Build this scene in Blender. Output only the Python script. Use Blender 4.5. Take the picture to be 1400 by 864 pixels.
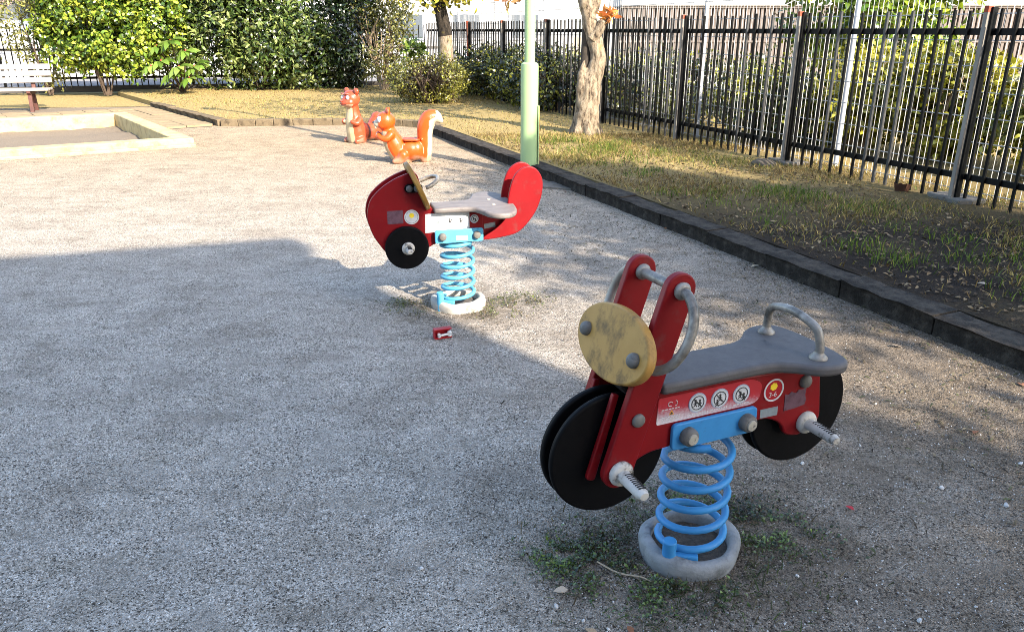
import bpy, bmesh, math, random
import numpy as np
from mathutils import Vector, Matrix, Euler, noise

for o in list(bpy.data.objects):
    bpy.data.objects.remove(o, do_unlink=True)
scene = bpy.context.scene
C = scene.collection
rad = math.radians
rnd = random.Random(7)
rng = np.random.default_rng(7)

# ------------------------------------------------------------------ camera, sky, sun, exposure
SUN_AZ, SUN_EL = 41.0, 32.0          # shadows fall 41 degrees left of +Y
cam_d = bpy.data.cameras.new("camera")
cam = bpy.data.objects.new("camera", cam_d)
C.objects.link(cam)
cam.location = (0, 0, 1.4)
cam.rotation_euler = (rad(90) - math.atan(391 / 1050), 0, 0)
cam_d.sensor_width = 36
cam_d.lens = 27.0
cam_d.clip_start = 0.05
cam_d.clip_end = 500
scene.camera = cam

world = bpy.data.worlds.new("World")
scene.world = world
world.use_nodes = True
wn = world.node_tree
bg = wn.nodes["Background"]
sky = wn.nodes.new("ShaderNodeTexSky")
sky.sky_type = 'NISHITA'
sky.sun_disc = False
sky.sun_elevation = rad(SUN_EL)
sky.sun_rotation = rad(180 - SUN_AZ)
sky.air_density = 1.0
sky.dust_density = 1.4
sky.ozone_density = 1.0
wn.links.new(sky.outputs[0], bg.inputs[0])
bg.inputs[1].default_value = 0.15

sun_d = bpy.data.lights.new("sun", 'SUN')
sun_d.energy = 3.6
sun_d.angle = rad(0.53)
sun_d.color = (1.0, 0.90, 0.76)
sun = bpy.data.objects.new("sun", sun_d)
C.objects.link(sun)
SD = Vector((-math.sin(rad(SUN_AZ)) * math.cos(rad(SUN_EL)), math.cos(rad(SUN_AZ)) * math.cos(rad(SUN_EL)), -math.sin(rad(SUN_EL))))
sun.rotation_euler = SD.to_track_quat('-Z', 'Y').to_euler()
sun.location = (6, -7, 9)

scene.view_settings.view_transform = 'Standard'
scene.view_settings.look = 'None'
scene.view_settings.gamma = 1
scene.view_settings.use_curve_mapping = False
scene.view_settings.exposure = 2.2
scene.render.engine = 'CYCLES'
scene.cycles.filter_width = 0.9
scene.cycles.use_denoising = True
scene.cycles.denoising_prefilter = 'NONE'
scene.render.resolution_x = 1024
scene.render.resolution_y = 631

# ------------------------------------------------------------------ materials
MATS = {}


def nt_new(name):
    m = bpy.data.materials.new(name)
    m.use_nodes = True
    nt = m.node_tree
    return m, nt, nt.nodes["Principled BSDF"]


def N(nt, kind, **kw):
    n = nt.nodes.new(kind)
    for k, v in kw.items():
        if k.startswith('_'):
            setattr(n, k[1:], v)
        else:
            n.inputs[k].default_value = v
    return n


def ramp(nt, fac, stops):
    r = nt.nodes.new("ShaderNodeValToRGB")
    e = r.color_ramp.elements
    while len(e) < len(stops):
        e.new(0.5)
    for el, (p, c) in zip(e, stops):
        el.position = p
        el.color = (c[0], c[1], c[2], 1) if len(c) == 3 else c
    nt.links.new(fac, r.inputs[0])
    return r.outputs[0]


def mixc(nt, fac, a, b, mode='MIX'):
    n = nt.nodes.new("ShaderNodeMix")
    n.data_type = 'RGBA'
    n.blend_type = mode
    for sock, val in ((n.inputs[0], fac), (n.inputs[6], a), (n.inputs[7], b)):
        if hasattr(val, 'default_value') or hasattr(val, 'is_linked'):
            nt.links.new(val, sock)
        elif isinstance(val, (int, float)):
            sock.default_value = val
        else:
            sock.default_value = (val[0], val[1], val[2], 1)
    return n.outputs[2]


def mat(name, col, rough=0.6, col2=None, scale=8.0, amt=(0.35, 0.7), metal=0.0, bump=0.0, bscale=60.0,
        dirt=None, dscale=14.0, damt=(0.55, 0.75), spec=0.5, coat=0.0, stretch=None, detail=6, sub=0.0):
    if name in MATS:
        return MATS[name]
    m, nt, p = nt_new(name)
    tc = nt.nodes.new("ShaderNodeTexCoord")
    vec = tc.outputs["Object"]
    if stretch:
        mp = nt.nodes.new("ShaderNodeMapping")
        mp.inputs["Scale"].default_value = stretch
        nt.links.new(vec, mp.inputs[0])
        vec = mp.outputs[0]
    out = None
    if col2 is not None:
        nz = N(nt, "ShaderNodeTexNoise", Scale=scale, Detail=detail, Roughness=0.65)
        nt.links.new(vec, nz.inputs["Vector"])
        out = ramp(nt, nz.outputs["Fac"], [(amt[0], col), (amt[1], col2)])
    if dirt is not None:
        nd = N(nt, "ShaderNodeTexNoise", Scale=dscale, Detail=8, Roughness=0.7)
        nt.links.new(vec, nd.inputs["Vector"])
        f = ramp(nt, nd.outputs["Fac"], [(damt[0], (0, 0, 0)), (damt[1], (1, 1, 1))])
        out = mixc(nt, f, out if out is not None else col, dirt)
    if out is not None:
        nt.links.new(out, p.inputs["Base Color"])
    else:
        p.inputs["Base Color"].default_value = (*col, 1)
    rn = N(nt, "ShaderNodeTexNoise", Scale=scale * 2.3, Detail=4)
    nt.links.new(vec, rn.inputs["Vector"])
    mr = nt.nodes.new("ShaderNodeMapRange")
    mr.inputs["To Min"].default_value = max(0.02, rough - 0.08)
    mr.inputs["To Max"].default_value = min(1, rough + 0.1)
    nt.links.new(rn.outputs["Fac"], mr.inputs["Value"])
    nt.links.new(mr.outputs[0], p.inputs["Roughness"])
    p.inputs["Metallic"].default_value = metal
    p.inputs["Specular IOR Level"].default_value = spec
    p.inputs["Coat Weight"].default_value = coat
    if sub:
        p.inputs["Subsurface Weight"].default_value = sub
    if bump:
        nb = N(nt, "ShaderNodeTexNoise", Scale=bscale, Detail=5, Roughness=0.6)
        nt.links.new(vec, nb.inputs["Vector"])
        b = N(nt, "ShaderNodeBump", Strength=bump, Distance=0.01)
        nt.links.new(nb.outputs["Fac"], b.inputs["Height"])
        nt.links.new(b.outputs[0], p.inputs["Normal"])
    MATS[name] = m
    return m


def attr_mat(name, rough=0.5, trans=0.25, spec=0.5, coat=0.0, bump=0.0):
    m, nt, p = nt_new(name)
    a = nt.nodes.new("ShaderNodeAttribute")
    a.attribute_name = "col"
    nt.links.new(a.outputs["Color"], p.inputs["Base Color"])
    p.inputs["Roughness"].default_value = rough
    p.inputs["Specular IOR Level"].default_value = spec
    p.inputs["Coat Weight"].default_value = coat
    if trans:
        t = nt.nodes.new("ShaderNodeBsdfTranslucent")
        br = mixc(nt, 1.0, a.outputs["Color"], (1.25, 1.2, 0.7), 'MULTIPLY')
        nt.links.new(br, t.inputs[0])
        mx = nt.nodes.new("ShaderNodeMixShader")
        mx.inputs[0].default_value = trans
        nt.links.new(p.outputs[0], mx.inputs[1])
        nt.links.new(t.outputs[0], mx.inputs[2])
        nt.links.new(mx.outputs[0], nt.nodes["Material Output"].inputs[0])
    if bump:
        nb = N(nt, "ShaderNodeTexNoise", Scale=70, Detail=4)
        b = N(nt, "ShaderNodeBump", Strength=bump, Distance=0.01)
        nt.links.new(nb.outputs["Fac"], b.inputs["Height"])
        nt.links.new(b.outputs[0], p.inputs["Normal"])
    MATS[name] = m
    return m


def gravel_mat():
    m, nt, p = nt_new("gravel_ground")
    geo = nt.nodes.new("ShaderNodeNewGeometry")
    pos = geo.outputs["Position"]
    # grains
    vo = N(nt, "ShaderNodeTexVoronoi", Scale=235.0, Randomness=1.0)
    nt.links.new(pos, vo.inputs["Vector"])
    sep = nt.nodes.new("ShaderNodeSeparateColor")
    nt.links.new(vo.outputs["Color"], sep.inputs[0])
    grain = ramp(nt, sep.outputs[0], [(0.0, (0.045, 0.042, 0.038)), (0.14, (0.15, 0.14, 0.125)), (0.40, (0.33, 0.312, 0.285)), (0.85, (0.45, 0.43, 0.40)), (1.0, (0.70, 0.69, 0.66))])
    fine = N(nt, "ShaderNodeTexNoise", Scale=420.0, Detail=3)
    nt.links.new(pos, fine.inputs["Vector"])
    c = mixc(nt, 0.5, grain, ramp(nt, fine.outputs["Fac"], [(0.3, (0.55, 0.55, 0.55)), (0.7, (1.15, 1.15, 1.15))]), 'MULTIPLY')
    # dark crumbs
    v2 = N(nt, "ShaderNodeTexVoronoi", Scale=75.0, Randomness=1.0)
    nt.links.new(pos, v2.inputs["Vector"])
    s2 = nt.nodes.new("ShaderNodeSeparateColor")
    nt.links.new(v2.outputs["Color"], s2.inputs[0])
    f2 = ramp(nt, s2.outputs[1], [(0.90, (0, 0, 0)), (0.905, (1, 1, 1))])
    f2b = ramp(nt, v2.outputs["Distance"], [(0.25, (1, 1, 1)), (0.4, (0, 0, 0))])
    f2 = mixc(nt, 1.0, f2, f2b, 'MULTIPLY')
    c = mixc(nt, f2, c, (0.06, 0.052, 0.045))
    # dust filling the grit in places
    nd_ = N(nt, "ShaderNodeTexNoise", Scale=5.5, Detail=7, Roughness=0.7)
    nt.links.new(pos, nd_.inputs["Vector"])
    c = mixc(nt, ramp(nt, nd_.outputs["Fac"], [(0.48, (0, 0, 0)), (0.66, (0.6, 0.6, 0.6))]), c, (0.30, 0.285, 0.262))
    c = mixc(nt, 1.0, c, (1.13, 1.055, 0.965), 'MULTIPLY')
    # larger patches: trodden, dusty, mossy
    n1 = N(nt, "ShaderNodeTexNoise", Scale=2.6, Detail=9, Roughness=0.68, Distortion=0.4)
    nt.links.new(pos, n1.inputs["Vector"])
    c = mixc(nt, 1.0, c, ramp(nt, n1.outputs["Fac"], [(0.30, (0.74, 0.72, 0.70)), (0.47, (0.96, 0.96, 0.96)), (0.62, (1.08, 1.08, 1.08))]), 'MULTIPLY')
    n1b = N(nt, "ShaderNodeTexNoise", Scale=9.0, Detail=8, Roughness=0.7, Distortion=1.0)
    nt.links.new(pos, n1b.inputs["Vector"])
    c = mixc(nt, 0.8, c, ramp(nt, n1b.outputs["Fac"], [(0.34, (0.78, 0.77, 0.74)), (0.5, (1, 1, 1))]), 'MULTIPLY')
    n1s = N(nt, "ShaderNodeTexNoise", Scale=3.4, Detail=8, Roughness=0.66, Distortion=0.6)
    mps = nt.nodes.new("ShaderNodeMapping")
    mps.inputs["Scale"].default_value = (0.8, 3.2, 1)
    mps.inputs["Rotation"].default_value = (0, 0, rad(-8))
    nt.links.new(pos, mps.inputs[0])
    nt.links.new(mps.outputs[0], n1s.inputs["Vector"])
    c = mixc(nt, 0.5, c, ramp(nt, n1s.outputs["Fac"], [(0.36, (0.72, 0.70, 0.66)), (0.52, (1, 1, 1)), (0.66, (1.08, 1.08, 1.08))]), 'MULTIPLY')
    # scuffed, damp hollows worn round the two rockers
    for (px_, py_, rr_) in ((0.506, 1.80, 0.62), (-0.289, 3.87, 0.60)):
        vd = N(nt, "ShaderNodeVectorMath", _operation='DISTANCE')
        nt.links.new(pos, vd.inputs[0])
        vd.inputs[1].default_value = (px_, py_, 0)
        va = N(nt, "ShaderNodeMath", _operation='MULTIPLY_ADD')
        nt.links.new(n1b.outputs["Fac"], va.inputs[0])
        va.inputs[1].default_value = 0.7
        nt.links.new(vd.outputs["Value"], va.inputs[2])
        vf = ramp(nt, va.outputs[0], [(rr_ * .55 + .1, (0.60, 0.56, 0.52)), (rr_ + .30, (1, 1, 1))])
        c = mixc(nt, 1.0, c, vf, 'MULTIPLY')
    # brown soil toward the kerb, plus the right-hand shade painted in darker
    sx = nt.nodes.new("ShaderNodeSeparateXYZ")
    nt.links.new(pos, sx.inputs[0])
    ma = N(nt, "ShaderNodeMath", _operation='MULTIPLY_ADD')
    nt.links.new(sx.outputs[1], ma.inputs[0])
    ma.inputs[1].default_value = 0.10
    nt.links.new(sx.outputs[0], ma.inputs[2])          # x + .415 y ; kerb at 3.64
    n3 = N(nt, "ShaderNodeTexNoise", Scale=1.7, Detail=8, Roughness=0.7)
    nt.links.new(pos, n3.inputs["Vector"])
    ad = N(nt, "ShaderNodeMath", _operation='MULTIPLY_ADD')
    nt.links.new(n3.outputs["Fac"], ad.inputs[0])
    ad.inputs[1].default_value = 3.2
    nt.links.new(ma.outputs[0], ad.inputs[2])
    mr = nt.nodes.new("ShaderNodeMapRange")
    mr.inputs["From Min"].default_value = 1.45
    mr.inputs["From Max"].default_value = 3.3
    nt.links.new(ad.outputs[0], mr.inputs["Value"])
    mfar = nt.nodes.new("ShaderNodeMapRange")
    mfar.inputs["From Min"].default_value = 3.5
    mfar.inputs["From Max"].default_value = 5.8
    mfar.inputs["To Min"].default_value = 1.0
    mfar.inputs["To Max"].default_value = 0.0
    nt.links.new(sx.outputs[1], mfar.inputs["Value"])
    mm_ = N(nt, "ShaderNodeMath", _operation='MULTIPLY')
    nt.links.new(mr.outputs[0], mm_.inputs[0])
    nt.links.new(mfar.outputs[0], mm_.inputs[1])
    c = mixc(nt, mm_.outputs[0], c, mixc(nt, 1.0, c, (0.44, 0.39, 0.335), 'MULTIPLY'))
    # sandy, yellower earth far off, tinted to carry the sunlit warmth too
    mr2 = nt.nodes.new("ShaderNodeMapRange")
    mr2.inputs["From Min"].default_value = 4.2
    mr2.inputs["From Max"].default_value = 10.0
    nt.links.new(sx.outputs[1], mr2.inputs["Value"])
    c = mixc(nt, mr2.outputs[0], c, mixc(nt, 1.0, c, (0.93, 0.80, 0.62), 'MULTIPLY'))
    nt.links.new(c, p.inputs["Base Color"])
    p.inputs["Roughness"].default_value = 0.95
    p.inputs["Specular IOR Level"].default_value = 0.2
    hb = N(nt, "ShaderNodeTexVoronoi", Scale=235.0, Randomness=1.0)
    nt.links.new(pos, hb.inputs["Vector"])
    b1 = N(nt, "ShaderNodeBump", Strength=1.0, Distance=0.004)
    b1.invert = True
    nt.links.new(hb.outputs["Distance"], b1.inputs["Height"])
    b2 = N(nt, "ShaderNodeBump", Strength=0.6, Distance=0.05)
    nt.links.new(n1b.outputs["Fac"], b2.inputs["Height"])
    nt.links.new(b1.outputs[0], b2.inputs["Normal"])
    nt.links.new(b2.outputs[0], p.inputs["Normal"])
    MATS["gravel"] = m
    return m


def lawn_mat():
    m, nt, p = nt_new("dry_lawn_soil")
    geo = nt.nodes.new("ShaderNodeNewGeometry")
    pos = geo.outputs["Position"]
    n1 = N(nt, "ShaderNodeTexNoise", Scale=1.3, Detail=10, Roughness=0.72)
    nt.links.new(pos, n1.inputs["Vector"])
    c = ramp(nt, n1.outputs["Fac"], [(0.36, (0.020, 0.014, 0.010)), (0.5, (0.038, 0.027, 0.018)), (0.62, (0.075, 0.055, 0.03))])
    n2 = N(nt, "ShaderNodeTexNoise", Scale=90.0, Detail=5, Roughness=0.8)
    nt.links.new(pos, n2.inputs["Vector"])
    c = mixc(nt, 0.9, c, ramp(nt, n2.outputs["Fac"], [(0.3, (0.35, 0.33, 0.3)), (0.55, (1, 1, 1)), (0.75, (1.5, 1.45, 1.3))]), 'MULTIPLY')
    # straw coloured towards the back lawn; nearer soil darkened for the verge's shade
    sx = nt.nodes.new("ShaderNodeSeparateXYZ")
    nt.links.new(pos, sx.inputs[0])
    mr = nt.nodes.new("ShaderNodeMapRange")
    mr.inputs["From Min"].default_value = 5.2
    mr.inputs["From Max"].default_value = 8.0
    nt.links.new(sx.outputs[1], mr.inputs["Value"])
    c = mixc(nt, mr.outputs[0], c, mixc(nt, 0.8, c, (0.375, 0.28, 0.115)))
    nt.links.new(c, p.inputs["Base Color"])
    p.inputs["Roughness"].default_value = 0.95
    p.inputs["Specular IOR Level"].default_value = 0.15
    b = N(nt, "ShaderNodeBump", Strength=1.0, Distance=0.02)
    nt.links.new(n2.outputs["Fac"], b.inputs["Height"])
    nt.links.new(b.outputs[0], p.inputs["Normal"])
    return m


def face_mat(name, base, stops, axis=0):
    """flat print that fades across the sticker (generated coordinates)"""
    m, nt, p = nt_new(name)
    tc = nt.nodes.new("ShaderNodeTexCoord")
    sp = nt.nodes.new("ShaderNodeSeparateXYZ")
    nt.links.new(tc.outputs["Generated"], sp.inputs[0])
    nz = N(nt, "ShaderNodeTexNoise", Scale=160.0, Detail=3)
    nt.links.new(tc.outputs["Object"], nz.inputs["Vector"])
    ma = N(nt, "ShaderNodeMath", _operation='MULTIPLY_ADD')
    nt.links.new(sp.outputs[0], ma.inputs[0])
    ma.inputs[1].default_value = 0.32
    nt.links.new(sp.outputs[2], ma.inputs[2])
    m2 = N(nt, "ShaderNodeMath", _operation='MULTIPLY_ADD')
    nt.links.new(nz.outputs["Fac"], m2.inputs[0])
    m2.inputs[1].default_value = 0.5
    nt.links.new(ma.outputs[0], m2.inputs[2])
    c = ramp(nt, m2.outputs[0], stops)
    nt.links.new(c, p.inputs["Base Color"])
    p.inputs["Roughness"].default_value = 0.45
    return m


RED = mat("red_panel", (0.20, 0.0035, 0.006), 0.45, col2=(0.155, 0.0028, 0.005), scale=5, dirt=(0.115, 0.040, 0.036), dscale=17, damt=(0.56, 0.86), bump=0.03, bscale=300, spec=0.22)
REDEDGE = RED
BLACKP = mat("black_panel", (0.0018, 0.0018, 0.0022), 0.55, col2=(0.003, 0.003, 0.0035), scale=40, dirt=(0.012, 0.011, 0.010), dscale=60, damt=(0.70, 0.86), bump=0.05, bscale=400, spec=0.10)
BLUE = mat("blue_steel", (0.045, 0.24, 0.50), 0.42, col2=(0.035, 0.19, 0.42), scale=14, dirt=(0.07, 0.05, 0.038), dscale=21, damt=(0.64, 0.76), bump=0.03, bscale=200, spec=0.3)
BLUE2 = mat("light_blue_steel", (0.085, 0.32, 0.47), 0.45, col2=(0.065, 0.27, 0.42), scale=14, dirt=(0.04, 0.10, 0.14), dscale=26, damt=(0.65, 0.8), spec=0.3)
GREYSEAT = mat("grey_seat", (0.074, 0.068, 0.067), 0.62, col2=(0.10, 0.092, 0.089), scale=22, dirt=(0.022, 0.021, 0.022), dscale=9, damt=(0.60, 0.84), bump=0.10, bscale=260, spec=0.3)
SEAT2 = mat("brown_grey_seat", (0.12, 0.105, 0.10), 0.55, col2=(0.19, 0.165, 0.15), scale=9, dirt=(0.055, 0.05, 0.046), dscale=16, damt=(0.56, 0.8), stretch=(1, 3, 1), bump=0.06, bscale=200, spec=0.3)
STEELW = mat("worn_white_tube", (0.31, 0.285, 0.245), 0.42, col2=(0.15, 0.13, 0.105), scale=20, dirt=(0.022, 0.018, 0.014), dscale=9, damt=(0.46, 0.64), metal=0.2)
PLWHITE = mat("white_plastic", (0.50, 0.475, 0.43), 0.5, col2=(0.38, 0.35, 0.30), scale=30, dirt=(0.035, 0.028, 0.022), dscale=30, damt=(0.53, 0.66), spec=0.3)
SLOT = mat("slot_dark", (0.02, 0.018, 0.016), 0.8)
GREYCAP = mat("grey_bolt_cap", (0.15, 0.14, 0.125), 0.55, col2=(0.10, 0.092, 0.082), scale=40, dirt=(0.03, 0.026, 0.022), dscale=30, spec=0.3)
BOLTEND = mat("bolt_end", (0.40, 0.37, 0.30), 0.5, col2=(0.28, 0.25, 0.2), scale=60)
YELLOW = mat("yellow_panel", (0.40, 0.225, 0.060), 0.5, col2=(0.33, 0.175, 0.040), scale=7, dirt=(0.085, 0.052, 0.022), dscale=15, damt=(0.50, 0.70), stretch=(1, 1, 0.8), bump=0.04, bscale=200, spec=0.25)
YELLOW2 = mat("ochre_panel", (0.27, 0.145, 0.025), 0.45, col2=(0.21, 0.11, 0.02), scale=9, dirt=(0.10, 0.06, 0.02), dscale=20, spec=0.3)
RING = mat("weathered_rubber_ring", (0.26, 0.275, 0.285), 0.85, col2=(0.17, 0.18, 0.185), scale=13, dirt=(0.07, 0.07, 0.066), dscale=24, damt=(0.52, 0.78), bump=0.35, bscale=90, spec=0.2)
RING2 = mat("bleached_ring", (0.40, 0.38, 0.34), 0.85, col2=(0.30, 0.28, 0.24), scale=14, dirt=(0.13, 0.115, 0.09), dscale=20, bump=0.3, bscale=60, spec=0.2)
BLOCKDARK = mat("dark_block", (0.015, 0.014, 0.014), 0.8, dirt=(0.06, 0.055, 0.05), dscale=40, spec=0.2)
STWHITE = mat("sticker_white", (0.55, 0.55, 0.55), 0.5, col2=(0.45, 0.45, 0.45), scale=60, spec=0.2)
STBLUE = mat("sticker_greyblue", (0.30, 0.36, 0.46), 0.45)
STRED = mat("sticker_red", (0.33, 0.012, 0.018), 0.5, spec=0.2)
STBLACK = mat("sticker_black", (0.02, 0.02, 0.022), 0.5)
STYEL = mat("sticker_yellow", (0.75, 0.55, 0.02), 0.45)
STORANGE = mat("sticker_orange", (0.75, 0.36, 0.02), 0.45)
STGREY = mat("sticker_grey", (0.23, 0.26, 0.27), 0.55, col2=(0.17, 0.19, 0.20), scale=80, spec=0.2)
STPURP = mat("sticker_faded", (0.13, 0.07, 0.09), 0.6, col2=(0.075, 0.035, 0.048), scale=60, detail=8, spec=0.2)
STFADE = face_mat("sticker_fade", None, [(0.30, (0.62, 0.56, 0.57)), (0.62, (0.42, 0.25, 0.27)), (0.85, (0.38, 0.03, 0.045)), (1.0, (0.36, 0.012, 0.02))])
BLACKF = mat("black_fence_paint", (0.002, 0.002, 0.0022), 0.5, col2=(0.0045, 0.0045, 0.0042), scale=12, dirt=(0.04, 0.025, 0.015), dscale=9, damt=(0.70, 0.85), spec=0.12)
BAR_LIT = mat("sunlit_fence_bar", (0.022, 0.022, 0.023), 0.5, col2=(0.05, 0.048, 0.046), scale=7, dirt=(0.10, 0.075, 0.045), dscale=5, damt=(0.60, 0.85), spec=0.4)  # paler copy standing in for bars with sunlit sides
POSTB = mat("weathered_sunlit_post", (0.16, 0.145, 0.125), 0.7, col2=(0.28, 0.25, 0.21), scale=5, dirt=(0.02, 0.015, 0.011), dscale=6, stretch=(1, 1, .25), spec=0.2)  # pale tone carries the sunlit side of the dark posts
POSTRED = mat("red_primed_post", (0.25, 0.05, 0.022), 0.7, col2=(0.17, 0.035, 0.018), scale=6, dirt=(0.14, 0.11, 0.085), dscale=4, damt=(0.45, 0.6), stretch=(1, 1, .3), spec=0.2)
WPOST = mat("white_post", (0.40, 0.41, 0.44), 0.45, col2=(0.33, 0.34, 0.36), scale=3)
WIRE = mat("grey_white_wire", (0.34, 0.34, 0.34), 0.45)
GREENP = mat("pale_green_pole", (0.27, 0.375, 0.18), 0.5, col2=(0.23, 0.34, 0.17), scale=3, dirt=(0.17, 0.19, 0.09), dscale=5, damt=(0.60, 0.85), stretch=(1, 1, .3), spec=0.3)
STRAPO = mat("orange_strip", (0.45, 0.22, 0.05), 0.6)
KERB = mat("kerb_concrete", (0.060, 0.051, 0.041), 0.9, col2=(0.020, 0.017, 0.014), scale=11, amt=(0.4, 0.62), dirt=(0.013, 0.011, 0.009), dscale=9, damt=(0.46, 0.7), bump=1.0, bscale=80, spec=0.15)  # colour darkened for the long kerb lying in shade
KERB_LIT = mat("tan_kerb_sunlit", (0.17, 0.13, 0.08), 0.9, col2=(0.11, 0.082, 0.05), scale=6, dirt=(0.04, 0.03, 0.02), dscale=7, damt=(0.5, 0.7), bump=0.8, bscale=70, spec=0.15)  # lighter copy of the kerb colour for blocks in full sun
SANDRIM = mat("cream_concrete", (0.48, 0.385, 0.20), 0.9, col2=(0.42, 0.31, 0.14), scale=4, dirt=(0.20, 0.145, 0.075), dscale=7, damt=(0.50, 0.72), bump=0.5, bscale=60, spec=0.15)
SAND = mat("sand", (0.145, 0.115, 0.085), 0.95, col2=(0.19, 0.155, 0.115), scale=60, bump=1.0, bscale=40, spec=0.1)
SLAB = mat("paving_slab", (0.27, 0.205, 0.12), 0.9, col2=(0.21, 0.155, 0.09), scale=5, dirt=(0.13, 0.095, 0.055), dscale=16, bump=0.3, bscale=90, spec=0.15)
WOODW = mat("white_bench_slat", (0.27, 0.24, 0.215), 0.6, col2=(0.21, 0.185, 0.16), scale=6, stretch=(0.6, 3, 3), dirt=(0.22, 0.18, 0.16), dscale=10, damt=(0.62, 0.8))
BROWN = mat("brown_bench_leg", (0.10, 0.035, 0.024), 0.65, col2=(0.06, 0.02, 0.015), scale=12)
def bark_mat(name, a, b, c):
    m, nt, p = nt_new(name)
    tc = nt.nodes.new("ShaderNodeTexCoord")
    mp = nt.nodes.new("ShaderNodeMapping")
    mp.inputs["Scale"].default_value = (1, 1, 0.35)
    nt.links.new(tc.outputs["Object"], mp.inputs[0])
    n1 = N(nt, "ShaderNodeTexNoise", Scale=22.0, Detail=9, Roughness=0.72)
    nt.links.new(mp.outputs[0], n1.inputs["Vector"])
    col = ramp(nt, n1.outputs["Fac"], [(0.36, c), (0.46, b), (0.58, a)])
    n2 = N(nt, "ShaderNodeTexNoise", Scale=5.0, Detail=6)
    nt.links.new(tc.outputs["Object"], n2.inputs["Vector"])
    col = mixc(nt, ramp(nt, n2.outputs["Fac"], [(0.6, (0, 0, 0)), (0.72, (0.7, 0.7, 0.7))]), col, (0.15, 0.12, 0.035))
    nt.links.new(col, p.inputs["Base Color"])
    p.inputs["Roughness"].default_value = 0.9
    p.inputs["Specular IOR Level"].default_value = 0.2
    b_ = N(nt, "ShaderNodeBump", Strength=0.9, Distance=0.03)
    nt.links.new(n1.outputs["Fac"], b_.inputs["Height"])
    nt.links.new(b_.outputs[0], p.inputs["Normal"])
    MATS[name] = m
    return m
BARK = bark_mat("pale_bark", (0.27, 0.22, 0.155), (0.165, 0.125, 0.085), (0.03, 0.023, 0.017))
BARKD = bark_mat("dark_bark", (0.035, 0.027, 0.02), (0.018, 0.014, 0.01), (0.006, 0.005, 0.004))
TWIG = mat("brown_twigs", (0.05, 0.034, 0.022), 0.9, col2=(0.09, 0.06, 0.04), scale=10)
TWIGP = mat("pinkish_twigs", (0.26, 0.17, 0.145), 0.9, col2=(0.36, 0.26, 0.22), scale=10)
HOLLOW_SHADE = mat("shaded_hollow_wood", (0.025, 0.019, 0.014), 0.95, col2=(0.045, 0.035, 0.025), scale=12)
LEAF = attr_mat("leaf", 0.30, 0.25, 0.6)
DULLLEAF = attr_mat("dull_leaf", 0.6, 0.3, 0.3)
BLADE = attr_mat("grass_blade", 0.6, 0.35, 0.25)
LITTER = attr_mat("leaf_litter", 0.75, 0.1, 0.2)
PAINTED = attr_mat("painted_concrete", 0.32, 0.0, 0.4, 0.1, bump=0.12)
STONE = mat("pale_stone", (0.45, 0.44, 0.42), 0.8, col2=(0.55, 0.54, 0.52), scale=60, bump=0.3)
ROCK = mat("rock", (0.07, 0.056, 0.042), 0.9, col2=(0.12, 0.10, 0.075), scale=20, bump=0.6, bscale=40, spec=0.2)
CONC = mat("grey_concrete", (0.15, 0.138, 0.12), 0.9, col2=(0.11, 0.10, 0.085), scale=8, dirt=(0.05, 0.043, 0.035), dscale=12, bump=0.5, bscale=80, spec=0.15)
TERRA = mat("terracotta", (0.065, 0.028, 0.017), 0.85, col2=(0.04, 0.02, 0.013), scale=14, spec=0.15)
WALLW = mat("white_render", (0.44, 0.44, 0.44), 0.85, col2=(0.38, 0.38, 0.38), scale=1.5, dirt=(0.28, 0.28, 0.27), dscale=3, spec=0.15)
WALLB = mat("blue_grey_siding", (0.15, 0.18, 0.21), 0.7, col2=(0.18, 0.21, 0.245), scale=1.5)
ROOFG = mat("grey_roof_tile", (0.16, 0.17, 0.19), 0.7, col2=(0.22, 0.23, 0.25), scale=4, bump=0.3)
GLASS = mat("dark_window", (0.10, 0.115, 0.13), 0.25, spec=0.4)
SLATB = mat("brown_louver", (0.12, 0.10, 0.088), 0.75, col2=(0.16, 0.135, 0.12), scale=3, spec=0.2)
ASPH = mat("pale_asphalt", (0.22, 0.215, 0.21), 0.9, col2=(0.17, 0.165, 0.16), scale=3, bump=0.3, bscale=120, spec=0.15)
LAMPG = mat("lamp_glass", (0.7, 0.7, 0.66), 0.3)
TOYRED = mat("toy_red", (0.30, 0.008, 0.014), 0.35, spec=0.3)
TOYW = mat("toy_white", (0.55, 0.55, 0.53), 0.4)
EYEW = mat("eye_white", (0.36, 0.37, 0.37), 0.5)
EYEG = mat("eye_grey", (0.16, 0.20, 0.24), 0.3)
EYEB = mat("eye_black", (0.015, 0.015, 0.018), 0.3)
GRAVEL = gravel_mat()
LAWN = lawn_mat()

# ------------------------------------------------------------------ mesh helpers


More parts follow.
